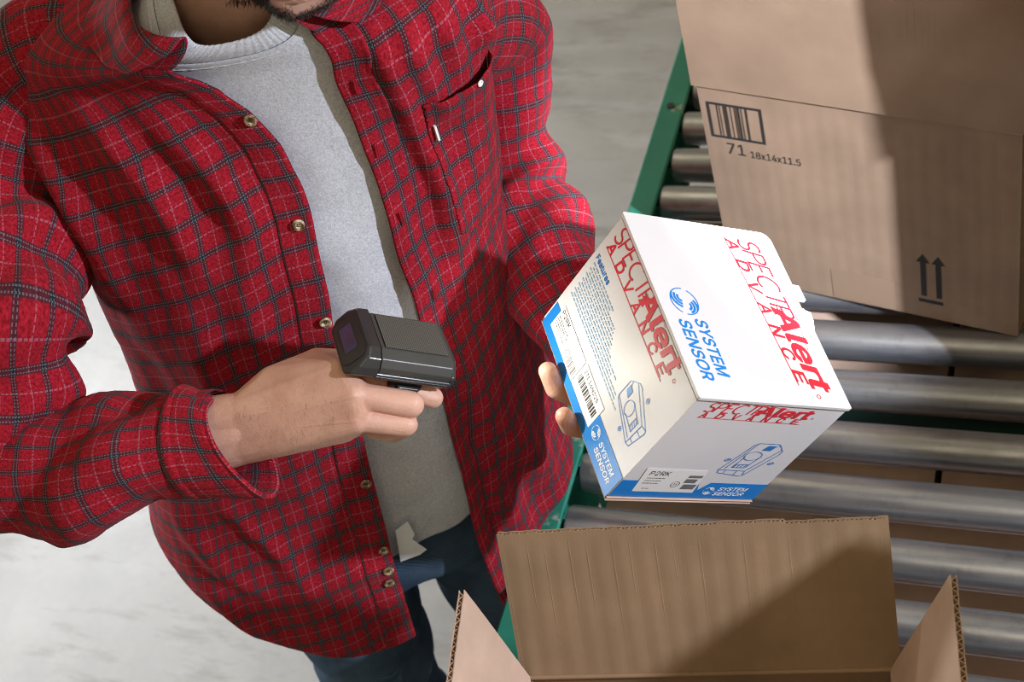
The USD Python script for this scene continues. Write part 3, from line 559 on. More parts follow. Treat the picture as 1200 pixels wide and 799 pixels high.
eR, eL = trace(R_EDGE, .018), trace(L_EDGE, .020)
def edge_fn(e):
    o = np.argsort(e[:, 1]); z = e[o, 1]; keep = np.concatenate([[True], np.diff(z) > 1e-3]); f = PchipInterpolator(z[keep], e[o, 0][keep], extrapolate=False)
    z0_, z1_ = z[keep][0], z[keep][-1]
    return lambda zz: f(np.clip(zz, z0_, z1_))
fR, fL = edge_fn(eR), edge_fn(eL)
print('edgeR', np.round(eR, 3).tolist()); print('edgeL', np.round(eL, 3).tolist())
HEM_R = trace([(485, 735), (440, 748), (380, 757), (340, 755), (300, 742), (265, 715)], .020); print('hemR', np.round(HEM_R, 3).tolist())
hz0, hl0 = HEM_R[0, 1], eL[-1, 1]
_ho = np.argsort(HEM_R[:, 0]); _hp, _hz = HEM_R[_ho, 0], HEM_R[_ho, 1]
def hem_right(phi): return np.interp(phi, np.concatenate([[-4.0, -3.0, -2.2, -1.57, -1.15], _hp]), np.concatenate([[.80, .80, .88, .965, .950], _hz]))
def hem_left(phi): return np.interp(phi, [eL[-1, 0], .36, .46, .7, 1.0, 1.5, 2.2, 3.0, 4.0], [hl0, .800, .838, .862, .89, .95, .88, .80, .80])
NECKZ = 1.553
def folds_from(lines, off=.012, boost=1.6):
    out = []
    for pts, amp, wid in lines:
        q = np.array([surf(*hit(x, y), off) for x, y in pts]); t = np.linspace(0, 1, len(q)); f = CubicSpline(t, q) if len(q) > 2 else (lambda s, q=q: q[0] + s[:, None] * (q[1] - q[0]))
        s = np.linspace(0, 1, 60); out.append((cKDTree(f(s)), boost * amp * np.sin(np.pi * np.clip(.12 + s * .76, 0, 1)) , wid))
    return out
def fold_height(P, folds):
    h = np.zeros(len(P))
    for tree, amp, wid in folds:
        d, i = tree.query(P); h += amp[i] * np.exp(-(d / wid) ** 2)
    return h
def crumple(P, scale, amp, seed, stretch=(1, 1, 1)):
    return amp * 2 * (meshkit.fbm(P * np.array(stretch) / scale + 17.3, 3, seed) - .5)
FOLDS_R = folds_from([([(8, 125), (60, 190), (100, 260), (130, 330)], .014, .020), ([(80, 120), (150, 185), (205, 255), (235, 330)], .013, .019), ([(170, 140), (235, 185), (280, 245), (300, 320)], .010, .018),
                      ([(255, 290), (290, 360), (310, 440)], .005, .02), ([(140, 380), (190, 460), (215, 540)], -.004, .02), ([(200, 330), (250, 430), (270, 520)], .005, .022),
                      ([(205, 590), (250, 650), (330, 700)], .007, .016), ([(255, 590), (320, 640), (365, 690)], .007, .014), ([(230, 660), (290, 715), (350, 745)], .006, .014), ([(350, 690), (420, 660), (470, 650)], .007, .016)])
FOLDS_L = folds_from([([(418, 5), (455, 80), (505, 190), (540, 290)], .009, .013), ([(455, 5), (490, 70), (520, 130)], .009, .014), ([(500, 2), (530, 50), (545, 90)], .008, .014), ([(560, 10), (572, 50)], .010, .014),
                      ([(470, 150), (500, 240), (520, 330)], -.006, .016), ([(560, 540), (600, 600), (625, 640)], .008, .018), ([(600, 500), (640, 560)], .008, .02), ([(520, 400), (560, 470), (600, 540)], .006, .025)], boost=2.3)
def shirt_half(side, nu=190, nv=230):
    u = np.linspace(0, 1, nu)[None] ** 1.25; v = np.linspace(0, 1, nv)[:, None]
    edge, hem = (fR, hem_right) if side < 0 else (fL, hem_left)
    zh = hz0 if side < 0 else hl0
    phi = np.zeros((nv, nu)); z = np.zeros((nv, nu))
    z = NECKZ + (zh - NECKZ) * v + 0 * u
    for _ in range(4):
        pe = edge(z[:, :1] if False else NECKZ + (zh - NECKZ) * v); phi = pe + (side * np.pi - pe) * u; z = NECKZ + (hem(phi) - NECKZ) * v
    off = (.012 if side < 0 else .006) + .014 * np.clip((1.12 - z) / .3, 0, 1)
    P = surf(phi, z, off)
    # arc length from the front edge and down the cloth give the weave its coordinates
    du = np.concatenate([np.zeros((nv, 1)), np.cumsum(np.linalg.norm(np.diff(P, axis=1), axis=-1), 1)], 1); dv_ = np.concatenate([np.zeros((1, nu)), np.cumsum(np.linalg.norm(np.diff(P, axis=0), axis=-1), 0)], 0)
    dv_ = dv_ - np.array([np.interp(1.28, z[::-1, j], dv_[::-1, j]) for j in range(nu)])[None]     # the weave is level at the chest
    uv = np.stack([side * du + (.011 if side < 0 else .004), -dv_ - (0 if side < 0 else .012) + (.27 * du if side < 0 else -.14 * du)], -1)
    N = vnormals(P.reshape(-1, 3), grid_faces(nu, nv)); C = np.stack(np.broadcast_arrays(TF(z)[..., 0], TF(z)[..., 1], z), -1).reshape(-1, 3)
    sgn = np.sign(((P.reshape(-1, 3) - C) * N)[:, :2].sum(1).mean()); N = N * sgn
    Q = P.reshape(-1, 3); lat = du.reshape(-1)
    h = fold_height(Q, FOLDS_R if side < 0 else FOLDS_L) + crumple(Q, .10, .0095, 3, (1, 1, .55)) + crumple(Q, .04, .0030, 8)
    h += (.006 if side < 0 else .001) * np.exp(-(lat / .05) ** 2) * np.clip((1.54 - Q[:, 2]) / .06, 0, 1)
    h *= np.clip((1.56 - Q[:, 2]) / .05, .15, 1)
    hemw = np.clip((.98 - Q[:, 2]) / .14, 0, 1); h += hemw * (.008 * np.sin(lat * 38 + 1.2 * side) + .004)
    h *= 1 - .5 * np.clip((lat / (.5)), 0, 1)
    h = np.maximum(h, -.008 if side < 0 else -.0050)
    Q = Q + N * h[:, None]; return Q.reshape(nv, nu, 3), uv, N.reshape(nv, nu, 3), du

man = thing('person', 'person in red plaid flannel shirt over grey tee and jeans, scanning a white carton', 'person')
PR, UVR, NR, DUR = shirt_half(-1); PL, UVL, NL, DUL = shirt_half(1)
def sheet_obj(name, P, uv, th, parent, mat=PLAID, N=None, label=None, wrap=False):
    if N is not None:
        n0 = vnormals(P.reshape(-1, 3), grid_faces(P.shape[1], P.shape[0], wrap)); 
        if (n0 * N.reshape(-1, 3)).sum() < 0: P = P[:, ::-1]; uv = uv[:, ::-1]
    m, u_ = solid_grid(P, uv, th, wrap); return obj(name, m, mat, parent, smooth=True, uv=u_, label=label)
shirt = group_xform('flannel_shirt', man, 'red plaid flannel shirt worn open')
sheet_obj('front_panel', PR, UVR, .0013, shirt, N=NR); sheet_obj('front_panel', PL, UVL, .0013, shirt, N=NL)
def sample_grid(P, DU, j, dist):  # the row's point at a distance from the front edge
    return np.stack([np.interp(dist, DU[j], P[j, :, c]) for c in range(3)], -1)
def placket(P, N, DU, UV, side, width=.033):
    d = np.linspace(0, width, 22); nv = P.shape[0]
    prof = .0016 * np.clip(np.minimum(d, width - d) / .0030, 0, 1) - .0006 * (np.exp(-((d - .0045) / .0011) ** 2) + np.exp(-((d - width + .0045) / .0011) ** 2))
    Q = np.stack([sample_grid(P, DU, j, d) for j in range(nv)]); M = np.stack([sample_grid(N, DU, j, d) for j in range(nv)])
    Q = Q + M * (prof[None, :, None] + .0003); uvv = np.stack([side * np.broadcast_to(d, Q.shape[:2]) + (.020 if side < 0 else .019), UV[:, :1, 1] + 0 * d[None] + .006], -1); return Q, M, uvv
KR, MR, UKR = placket(PR, NR, DUR, UVR, -1); KL, ML, UKL = placket(PL, NL, DUL, UVL, 1)
sheet_obj('placket', KR, UKR, .0022, shirt, N=MR); sheet_obj('placket', KL, UKL, .0022, shirt, N=ML)
# buttons on his right front, button holes on his left
def nearest(P, N, px):
    q = project(P); d = np.hypot(q[..., 0] - px[0], q[..., 1] - px[1]); i = np.unravel_index(d.argmin(), d.shape); return P[i], unit(N[i])
bprof = np.array([(0, .0010), (.0022, .0011), (.0034, .0022), (.0046, .0028), (.0056, .0022), (.0058, .0008), (.0050, 0), (0, 0)])
bmesh = trimesh.creation.revolve(bprof, sections=28)
def zframe(o, n):
    x = unit(np.cross(n, [.2, .3, .93])); return frame(o, x, np.cross(n, x), n)
hole = cat([placed(trimesh.creation.cylinder(.0006, .0008, sections=8), frame([x, y, .00105], [1, 0, 0], [0, 1, 0], [0, 0, 1])) for x in (-.0009, .0009) for y in (-.0009, .0009)])
for px in [(295, 138), (350, 262), (381, 376), (428, 565), (449, 643), (455, 667), (456, 680)]:
    p, n = nearest(KR, MR, px); b = obj('button', placed(bmesh, zframe(p + n * .0022, n)), HORN, shirt, smooth=40); obj('thread', placed(hole, zframe(p + n * .0024, n)), BLACK_INK, b)
for px in [(418, 100), (441, 175), (471, 255), (508, 345), (582, 600)]:
    p, n = nearest(KL, ML, px); q, _ = nearest(KL, ML, (px[0] + 4, px[1] + 14)); t = unit(q - p)
    obj('buttonhole', cat([tube([p + n * .0026 - t * .007 + s_ * np.cross(n, t) * .0009, p + n * .0026 + s_ * np.cross(n, t) * .0009, p + n * .0022 + t * .007 + s_ * np.cross(n, t) * .0009], .0006, 6) for s_ in (-1, 1)]), PLAID, shirt, smooth=True)
# breast pocket on his left
pc = np.array([hit(x, y, .02) for x, y in [(503, 128), (589, 60), (604, 232), (546, 276)]]); cs, ct = np.meshgrid(np.linspace(0, 1, 44), np.linspace(0, 1, 60))
pp = (pc[0] * ((1 - cs) * (1 - ct))[..., None] + pc[1] * (cs * (1 - ct))[..., None] + pc[2] * (cs * ct)[..., None] + pc[3] * ((1 - cs) * ct)[..., None])
pz = pp[..., 1] - .012 * np.clip(1 - np.abs(cs - .5) * 2, 0, 1) * ct ** 6
tL = cKDTree(PL.reshape(-1, 3)); PK = surf(pp[..., 0], pz, .014); dK, iK = tL.query(PK, k=6); NK = NL.reshape(-1, 3)[iK].mean(2); NK /= np.linalg.norm(NK, axis=-1, keepdims=True); PK = PL.reshape(-1, 3)[iK].mean(2)
for _ in range(3): PK[1:-1, 1:-1] = (PK[1:-1, 1:-1] * 2 + PK[:-2, 1:-1] + PK[2:, 1:-1] + PK[1:-1, :-2] + PK[1:-1, 2:]) / 6
bul = .0022 + .0105 * np.sin(np.pi * np.clip(cs, 0, 1)) ** .7 * np.exp(-(ct / .22) ** 2) + .004 * np.sin(np.pi * cs) * np.sin(np.pi * ct) - .0008 * np.exp(-((np.minimum(cs, 1 - cs) - .04) / .02) ** 2)
PK = PK + NK * bul[..., None]
uvK = np.stack([UVL.reshape(-1, 2)[iK[..., 0]][..., 0] + .007, UVL.reshape(-1, 2)[iK[..., 0]][..., 1] + .003], -1)
uK = np.concatenate([np.zeros((60, 1)), np.cumsum(np.linalg.norm(np.diff(PK, axis=1), axis=-1), 1)], 1); vK = np.concatenate([np.zeros((1, 44)), np.cumsum(np.linalg.norm(np.diff(PK, axis=0), axis=-1), 0)], 0)
sheet_obj('pocket', PK, np.stack([uK + .004, -vK - .006], -1), .0018, shirt, N=NK)
p, n = PK[0, 23], NK[0, 23]; obj('snap_button', placed(bmesh.copy().apply_scale(.55), zframe(p + n * .0005, n)), STICKER, shirt, smooth=40)
p, n = nearest(PL, NL, (508, 150)); q, _ = nearest(PL, NL, (512, 166)); t = unit(q - p); obj('pocket_tag', placed(bx(-.001, .001, -.008, .008, 0, .003), frame(p + n * .006, np.cross(t, n), t, n)), STICKER, shirt, label='small white tag at the pocket edge')

# collar: band round the neck, folded over into a leaf
def collar(nu=150):
    pe0, pe1 = float(fR(NECKZ)), float(fL(NECKZ)); pe0 = pe0; phi = np.linspace(pe0, pe1 - 2 * np.pi, nu); s = np.linspace(0, 1, nu); rows = []
    end = np.exp(-(s / .10) ** 2) + np.exp(-((1 - s) / .10) ** 2)
    spec = [(NECKZ - .004, .010, 0), (NECKZ + .012, .012, 0), (NECKZ + .026, .014, 0), (NECKZ + .031, .020, .15), (NECKZ + .026, .0275, .3), (NECKZ + .018, .029, .5), (NECKZ + .010, .029, .75), (NECKZ + .003, .029, 1.0)]
    cut = .35 + .65 * np.clip(s / .16, 0, 1) ** .8
    for zz, of, lf in spec:
        zz = NECKZ + .026 + (zz - NECKZ - .026) * (cut if lf > .2 else 1); of = .024 + (of - .024) * (cut if lf > .2 else 1)
        drop = lf ** 1.5 * (.004 * end); wav = lf * (.003 * np.sin(s * 34) + .002 * np.sin(s * 61 + 1))
        rows.append(surf(phi - .30 * lf * np.exp(-(s / .09) ** 2) + .25 * lf * np.exp(-((1 - s) / .09) ** 2), zz - drop, of + wav + .006 * lf * end))
    R_ = np.stack(rows); t = np.linspace(0, 1, len(rows)); f = CubicSpline(t, R_, axis=0); P = f(np.linspace(0, 1, 48))
    du = np.cumsum(np.concatenate([np.zeros((48, 1)), np.linalg.norm(np.diff(P, axis=1), axis=-1)], 1), 1); dv_ = np.cumsum(np.concatenate([np.zeros((1, nu)), np.linalg.norm(np.diff(P, axis=0), axis=-1)], 0), 0)
    return P, np.stack([du + .01, dv_ + .016], -1)
Pc_, Uc_ = collar(); sheet_obj('collar', Pc_, Uc_, .0016, shirt)

# sleeves
def sweep(axis, radii, ns, na, wr, twist=0., seed=0, sect=None, u0=0.):
    axis = np.asarray(axis, float); t = np.concatenate([[0], np.cumsum(np.linalg.norm(np.diff(axis, axis=0), axis=1))]); f = PchipInterpolator(t, axis); rf = PchipInterpolator(t, radii); s = np.linspace(0, t[-1], ns)
    C = f(s)
    for _ in range(40): C[1:-1] = (C[:-2] + 2 * C[1:-1] + C[2:]) / 4
    T = np.gradient(C, axis=0); T /= np.linalg.norm(T, axis=1, keepdims=True); u = unit(np.cross(T[0], [0, 0, 1])); P = np.zeros((ns, na, 3)); Nn = np.zeros_like(P); a = np.linspace(0, 2 * np.pi, na, endpoint=False) + twist
    for i in range(ns):
        u = unit(u - T[i] * (u @ T[i])); v = np.cross(T[i], u); d = np.cos(a)[:, None] * u + np.sin(a)[:, None] * v
        P[i] = C[i] + rf(s[i]) * d; Nn[i] = d
    A, S_ = np.meshgrid(a, s); h = wr(A, S_, t[-1], P); P = P + Nn * h[..., None]
    rm_ = float(np.mean(radii)); uv = np.stack([(A - twist) * rm_ + u0, S_], -1)
    return P, uv, Nn, C, T
def close_wrap(P, uv, rad):   # repeat the first column so that the weave does not smear across the seam
    P2 = np.concatenate([P, P[:, :1]], 1); w = uv[:, -1:] + (uv[:, -1:] - uv[:, -2:-1]); return P2, np.concatenate([uv, w], 1)
def wr_right(A, S_, L, P):
    Q = P.reshape(-1, 3); h = crumple(Q, .070, .012, 21, (1, 1, .8)) + crumple(Q, .03, .0036, 22)
    s = S_ / L; el = np.exp(-((s - .50) / .13) ** 2)
    h = h.reshape(A.shape) + el * .010 * np.sin(S_ * 95 + 2.0 * np.sin(A + .6) + 1.5 * np.cos(A * 2)) + .0045 * np.sin(S_ * 55 + 3 * A) * np.clip((s - .2) * 3, 0, 1) * np.clip((1 - s) * 6, 0, 1)
    h += .010 * np.clip((s - .62) * 5, 0, 1) * np.clip((.985 - s) * 14, 0, 1) * np.sin(2.0 * A + S_ * 14 + 1.0)
    return h * np.clip((1 - s) * 12, .25, 1)
RA = np.vstack([[(-.790, .925, 1.455)], [(-.872, .912, 1.466)], [(-.938, .876, 1.448)], [(-.965, .795, 1.380)], [atd(2, 380, 1.333)], [atd(8, 450, 1.345)], [atd(-8, 540, 1.36)], [atd(60, 550, 1.335)], [atd(140, 538, 1.302)], [atd(215, 524, 1.28)], [atd(262, 516, 1.269)]])
RP, RUV, RN, RC, RT_ = sweep(RA, [.066, .078, .082, .076, .072, .068, .066, .061, .055, .048, .044], 260, 120, wr_right, seed=1); 
q, w_ = close_wrap(RP, RUV, .06); sheet_obj('sleeve', q, w_ * np.array([1.0, 1.0]), .0013, shirt)
WR = atd(283, 503, 1.265)
def cuff(c0, c1, r0, r1, tilt, down, parent):
    ax = unit(c1 - c0); n_s, na = 34, 90; u = unit(np.cross(ax, [0, 0, 1])); v = np.cross(u, ax); P = []
    for s in np.linspace(0, 1, n_s):
        a = np.linspace(0, 2 * np.pi, na, endpoint=False); r = r0 + (r1 - r0) * s + .0012 * math.exp(-((s - .1) / .06) ** 2) - .0008 * math.exp(-((s - .17) / .03) ** 2) - .0009 * math.exp(-((s - .90) / .03) ** 2)
        c = c0 + (c1 - c0) * s + down * s ** 1.4
        d = np.cos(a)[:, None] * u + np.sin(a)[:, None] * v; sk = (d @ tilt)[:, None]
        P.append(c + r * d + ax * sk * s + d * (.0016 * np.sin(3 * a + 4 * s))[:, None])
    P = np.array(P); A = np.linspace(0, 2 * np.pi, na, endpoint=False) * r0; uv = np.stack(np.broadcast_arrays(A[None], np.linspace(0, 1, n_s)[:, None] * np.linalg.norm(c1 - c0) + .0185), -1)
    q, w_ = close_wrap(P, uv, r0); return sheet_obj('cuff', q, w_, .0030, parent)
cam_dn = -ROT.T @ np.array([0, -1, 0]); cam_rt = ROT.T @ np.array([1, 0, 0])
cuff(atd(222, 520, 1.279), atd(286, 508, 1.264), 0.0470, .0435, cam_dn * .018, cam_dn * .011, shirt)

# left sleeve, behind the carton
BH = QH * QK
LW = QD + ez * (BH + .046) + ex * .135 + ey * .108
LEl = atd(622, 275, 1.52)
print('left arm', LW, LEl, np.linalg.norm(LW - LEl), project(LW), 'upper', np.linalg.norm(LEl - np.array([-.52, 1.0, 1.43])), 'right arm', np.linalg.norm(RA[6] - RA[2]), np.linalg.norm(WR - RA[6]))
def wr_left(A, S_, L, P):
    Q = P.reshape(-1, 3); h = (crumple(Q, .08, .009, 31, (1, 1, .8)) + crumple(Q, .035, .003, 32)).reshape(A.shape); s = S_ / L
    return h + np.exp(-((s - .60) / .13) ** 2) * .0075 * np.sin(S_ * 80 + 2.4 * np.sin(A + 2) + 1.3 * np.cos(2 * A)) + .003 * np.sin(S_ * 37 + 3 * A)
LA = np.vstack([[(-.625, .950, 1.455)], [(-.562, .965, 1.462)], [atd(572, 40, 1.475)], [atd(582, 130, 1.515)], [atd(598, 215, 1.535)], [LEl], [LEl * .55 + LW * .45 + np.array([.0, .0, -.015])], [LW]])
LP, LUV, LN, LC, LT2 = sweep(LA, [.066, .072, .062, .055, .054, .056, .048, .042], 220, 110, wr_left, seed=2)
q, w_ = close_wrap(LP, LUV, .06); sheet_obj('sleeve', q, w_, .0013, shirt)
ldir = unit(QD + ez * (BH + .026) + ex * .10 + ey * .06 - LW)
cuff(LW - ldir * .045, LW + ldir * .012, .044, .042, cam_dn * .0, cam_dn * 0, shirt)

# grey tee under the shirt
def tee(nu=220, nv=190):
    phi = np.linspace(-np.pi, np.pi, nu); ztop = 1.582 - .046 * np.exp(-(phi / .75) ** 2); v = np.linspace(0, 1, nv)[:, None]
    th = np.array([hit(x, y, -.002) for x, y in [(465, 652), (500, 635), (530, 620), (552, 600)]]); print('tee hem', np.round(th, 3).tolist())
    o = np.argsort(th[:, 0]); zb = np.interp(phi, np.concatenate([[-4], th[o, 0], [4]]), np.concatenate([[th[o, 1][0]], th[o, 1], [th[o, 1][-1]]]))
    z = ztop + (zb - ztop) * v; ph = phi + 0 * z; P = surf(ph, z, -.003)
    Q = P.reshape(-1, 3); N = vnormals(Q, grid_faces(nu, nv)); N *= np.sign((N[:, :2] * (Q - [-.72, .89, 0])[:, :2]).sum())
    h = crumple(Q, .085, .0085, 41, (1, 1, .45)) + crumple(Q, .03, .0025, 43) + .0022 * np.sin(ph.reshape(-1) * 16 + 9 * Q[:, 2]) * np.clip((1.45 - Q[:, 2]) * 4, 0, 1)
    h = np.clip(h, -.010, .0015) * np.clip((1.50 - Q[:, 2]) / .06, 0, 1)
    P = (Q + N * h[:, None]).reshape(nv, nu, 3); return P, ztop, phi, N.reshape(nv, nu, 3)
PT, ztop, phiT, NT = tee()
TUV = np.zeros(PT.shape[:2] + (2,))
ts = sheet_obj('grey_tee', PT, TUV, .0014, man, JERSEY, N=NT, label='heather grey crew neck tee under the open shirt')
def ribbing(nu=420):
    phi = np.linspace(-np.pi, np.pi, nu); zt = 1.582 - .046 * np.exp(-(phi / .75) ** 2); rows = []
    for s in np.linspace(0, 1, 12): rows.append(surf(phi, zt - .003 + .0195 * s, -.0055 + .0022 * math.sin(math.pi * s) - .005 * s + .0005 * np.sin(phi * 150)))
    P = np.array(rows); return P
PB = ribbing(); sheet_obj('neck_ribbing', PB, np.zeros(PB.shape[:2] + (2,)), .002, ts, JERSEY)
phs = np.linspace(-np.pi, np.pi, 300); obj('neck_seam', tube(surf(phs, 1.580 - .046 * np.exp(-(phs / .75) ** 2) - .004, -.0035 + .0004 * np.sin(phs * 180)), .0011, 6), JERSEY, ts, smooth=True)
pt = [hit(x, y, .0) for x, y in [(462, 618), (476, 607), (484, 622), (481, 628), (498, 640), (490, 646), (468, 654)]]
pm = np.array([surf(a, z, .0045) for a, z in pt]); c_ = pm.mean(0); nn = unit(np.cross(pm[2] - pm[0], pm[4] - pm[0])); nn = nn if nn @ (EYE - c_) > 0 else -nn
obj('paper_patch', cat([trimesh.Trimesh(np.vstack([pm, pm + nn * .0008]), [[0, 1, 2], [0, 2, 3], [0, 3, 6], [3, 4, 5], [3, 5, 6], [7, 9, 8], [7, 10, 9], [7, 13, 10], [10, 12, 11], [10, 13, 12]] + sum([[[i, (i + 1) % 7, (i + 1) % 7 + 7], [i, (i + 1) % 7 + 7, i + 7]] for i in range(7)], []), process=False)]), PAPER, ts, label='torn white paper patch at the hem')

# jeans
HR, HL = np.array([-.845, .800, .80]), np.array([-.702, .905, .80])
def jeans():
    ph = np.linspace(-np.pi, np.pi, 121)[:-1]; parts = []
    rows = [surf(ph, z, o) for z, o in ((1.0, -.030), (.965, -.026), (.93, -.024), (.89, -.022), (.85, -.020), (.815, -.022), (.80, -.035))]
    man_ = m3.Manifold.hull_points(np.vstack(rows[0:])); 
    def leg(h, kx, ky, fx, fy):
        k_ = np.array([kx, ky, .47]); f_ = np.array([fx, fy, .10]); out = hull([h + [.025, .045, .05], h + [.004, .012, -.03]], [.070, .088])
        for a, b, ra_, rb_ in ((h + [.004, .012, -.03], k_, .088, .074), (k_, f_, .074, .066)): out = out + hull([a, b], [ra_, rb_])
        return out
    m = man_ + leg(HR, -.85, .775, -.86, .80) + leg(HL, -.665, .885, -.66, .93)
    m = m.trim_by_plane([0, 0, 1.0], .07)
    t = soft(m, .011, 14); Q = np.array(t.vertices); N = np.array(t.vertex_normals)
    h = crumple(Q, .06, .006, 51, (1, 1, .6)) + .004 * np.sin(Q[:, 2] * 70 + 6 * Q[:, 0] * 8) * np.clip((.95 - Q[:, 2]) * 5, 0, 1)
    t.vertices = Q + N * h[:, None]; return t
jn = obj('blue_jeans', jeans(), DENIM, man, smooth=True, label='faded blue denim jeans')
phs = np.linspace(-np.pi, np.pi, 200)
wb = np.array([surf(phs, z, o) for z, o in ((.965, -.024), (.968, -.0205), (1.002, -.0245), (1.005, -.028))]); sheet_obj('waistband', wb, np.zeros(wb.shape[:2] + (2,)), .002, jn, DENIM)
for h, fx, fy, a in ((HR, -.86, .80, 28), (HL, -.66, .93, 30)):
    d = np.array([math.sin(math.radians(a)), -math.cos(math.radians(a)), 0]); o = np.array([fx, fy, 0])
    s_ = hull([o - d * .05 + [0, 0, .045], o + d * .07 + [0, 0, .04], o + d * .16 + [0, 0, .033]], [.036, .042, .032]) + hull([o + [0, 0, .05], o + [0, 0, .12]], [.042, .044])
    s_ = s_.trim_by_plane([0, 0, 1.0], .012); sh = obj('shoe', soft(s_, .01, 6), SHOE, man, smooth=True)
    so = m3.Manifold.hull_points(np.vstack([p + np.array([math.cos(t), math.sin(t), 0]) * r for p, r in ((o - d * .055, .036), (o + d * .07, .045), (o + d * .165, .034)) for t in np.linspace(0, 6.28, 20) ] + [p + np.array([math.cos(t) * r, math.sin(t) * r, .018]) for p, r in ((o - d * .055, .036), (o + d * .07, .045), (o + d * .165, .034)) for t in np.linspace(0, 6.28, 20)]))
    obj('sole', to_tm(so), RUBBER, sh)

# hands
def finger(j, r): # joints and radii
    m = hull([j[0], j[1]], [r[0], r[1]])
    for i in range(1, len(j) - 1): m = m + hull([j[i], j[i + 1]], [r[i], r[i + 1]])
    return m
def pd(*a): return [atd(*p) for p in a]
W_ = WR; IDX = pd((398, 436, 1.238), (455, 449, 1.252), (489, 460, 1.262), (507, 466, 1.268)); MID = pd((416, 463, 1.226), (481, 474, 1.234), (466, 489, 1.262), (440, 486, 1.270))
RNG = pd((418, 491, 1.231), (475, 497, 1.240), (462, 506, 1.264), (438, 504, 1.272)); PNK = pd((402, 503, 1.250), (422, 500, 1.284), (412, 496, 1.306), (398, 492, 1.310)); THB = pd((322, 452, 1.270), (372, 424, 1.288), (418, 424, 1.300), (446, 432, 1.306))
w1, w2 = atd(286, 485, 1.268), atd(286, 518, 1.276)
def right_hand():
    fr_ = [.0108, .0102, .0096, .0092]
    m = finger(IDX, fr_) + finger(MID, [.0114, .0116, .0098, .0082]) + finger(RNG, [.0108, .0106, .0090, .0076]) + finger(PNK, [.0095, .0085, .0076, .0066]) + finger(THB, [.016, .0125, .0108, .0088])
    wr = [.0205, .0205]
    K = [IDX[0], MID[0], RNG[0], PNK[0]]; kr = [.0128, .0135, .0128, .0118]
    for i in range(3): m = m + hull([w1, w2, K[i], K[i + 1], w1 * .4 + K[i] * .6 + ROT[2] * .010, w2 * .4 + K[i + 1] * .6 + ROT[2] * .012], [.0195, .0195, kr[i], kr[i + 1], .016, .015])
    m = m + hull([w1, THB[0], K[0], THB[1]], [.019, .018, .0125, .012])
    for i, k_ in enumerate(K): # tendons fan over the back of the hand
        s0_ = w1 + (w2 - w1) * (i + .5) / 4 - ROT[2] * .0165; e_ = k_ - ROT[2] * (kr[i] - .0018); m = m + hull([s0_, s0_ * .5 + e_ * .5 - ROT[2] * .0008, e_], [.0028, .0030, .0034])
    m = m + hull([w1, w2, atd(248, 495, 1.278), atd(248, 524, 1.282)], [.0193, .0193, .0232, .0232])
    return soft(m, .0028, 34), m
rh, _ = right_hand()
# left hand, under the carton: palm up against its base, two finger ends over the edge
def lq(x, y, z): return QD + ex * (x - .018) + ey * (y - .006) + ez * (BH + z)
LI = [lq(.104, .078, .0225), lq(.1030, .036, .0175), lq(.1020, .008, .0125), lq(.1025, -.0062, -.0005)]; LM = [lq(.128, .080, .0235), lq(.138, .034, .0180), lq(.143, .006, .0125), lq(.152, -.0066, .0000)]
LR_ = [lq(.142, .088, .0230), lq(.158, .058, .0170), lq(.164, .040, .0125), lq(.166, .026, .0115)]; LPk = [lq(.160, .090, .0220), lq(.182, .064, .0165), lq(.190, .050, .0125), lq(.194, .036, .0115)]; LTh = [lq(.110, .125, .030), lq(.080, .105, .0235), lq(.055, .085, .0175), lq(.040, .072, .0130)]
def left_hand():
    m = finger(LI, [.0105, .0100, .0094, .0082]) + finger(LM, [.0108, .0104, .0096, .0086]) + finger(LR_, [.0105, .0098, .009, .008]) + finger(LPk, [.0095, .0088, .008, .007]) + finger(LTh, [.015, .012, .0105, .009])
    K = [LI[0], LM[0], LR_[0], LPk[0]]; a, b = LW + ex * .016, LW - ex * .016
    for i in range(3): m = m + hull([a, b, K[i], K[i + 1], LTh[0]], [.019, .019, .0125, .0125, .015])
    return soft(m, .0030, 8)
lh = left_hand()
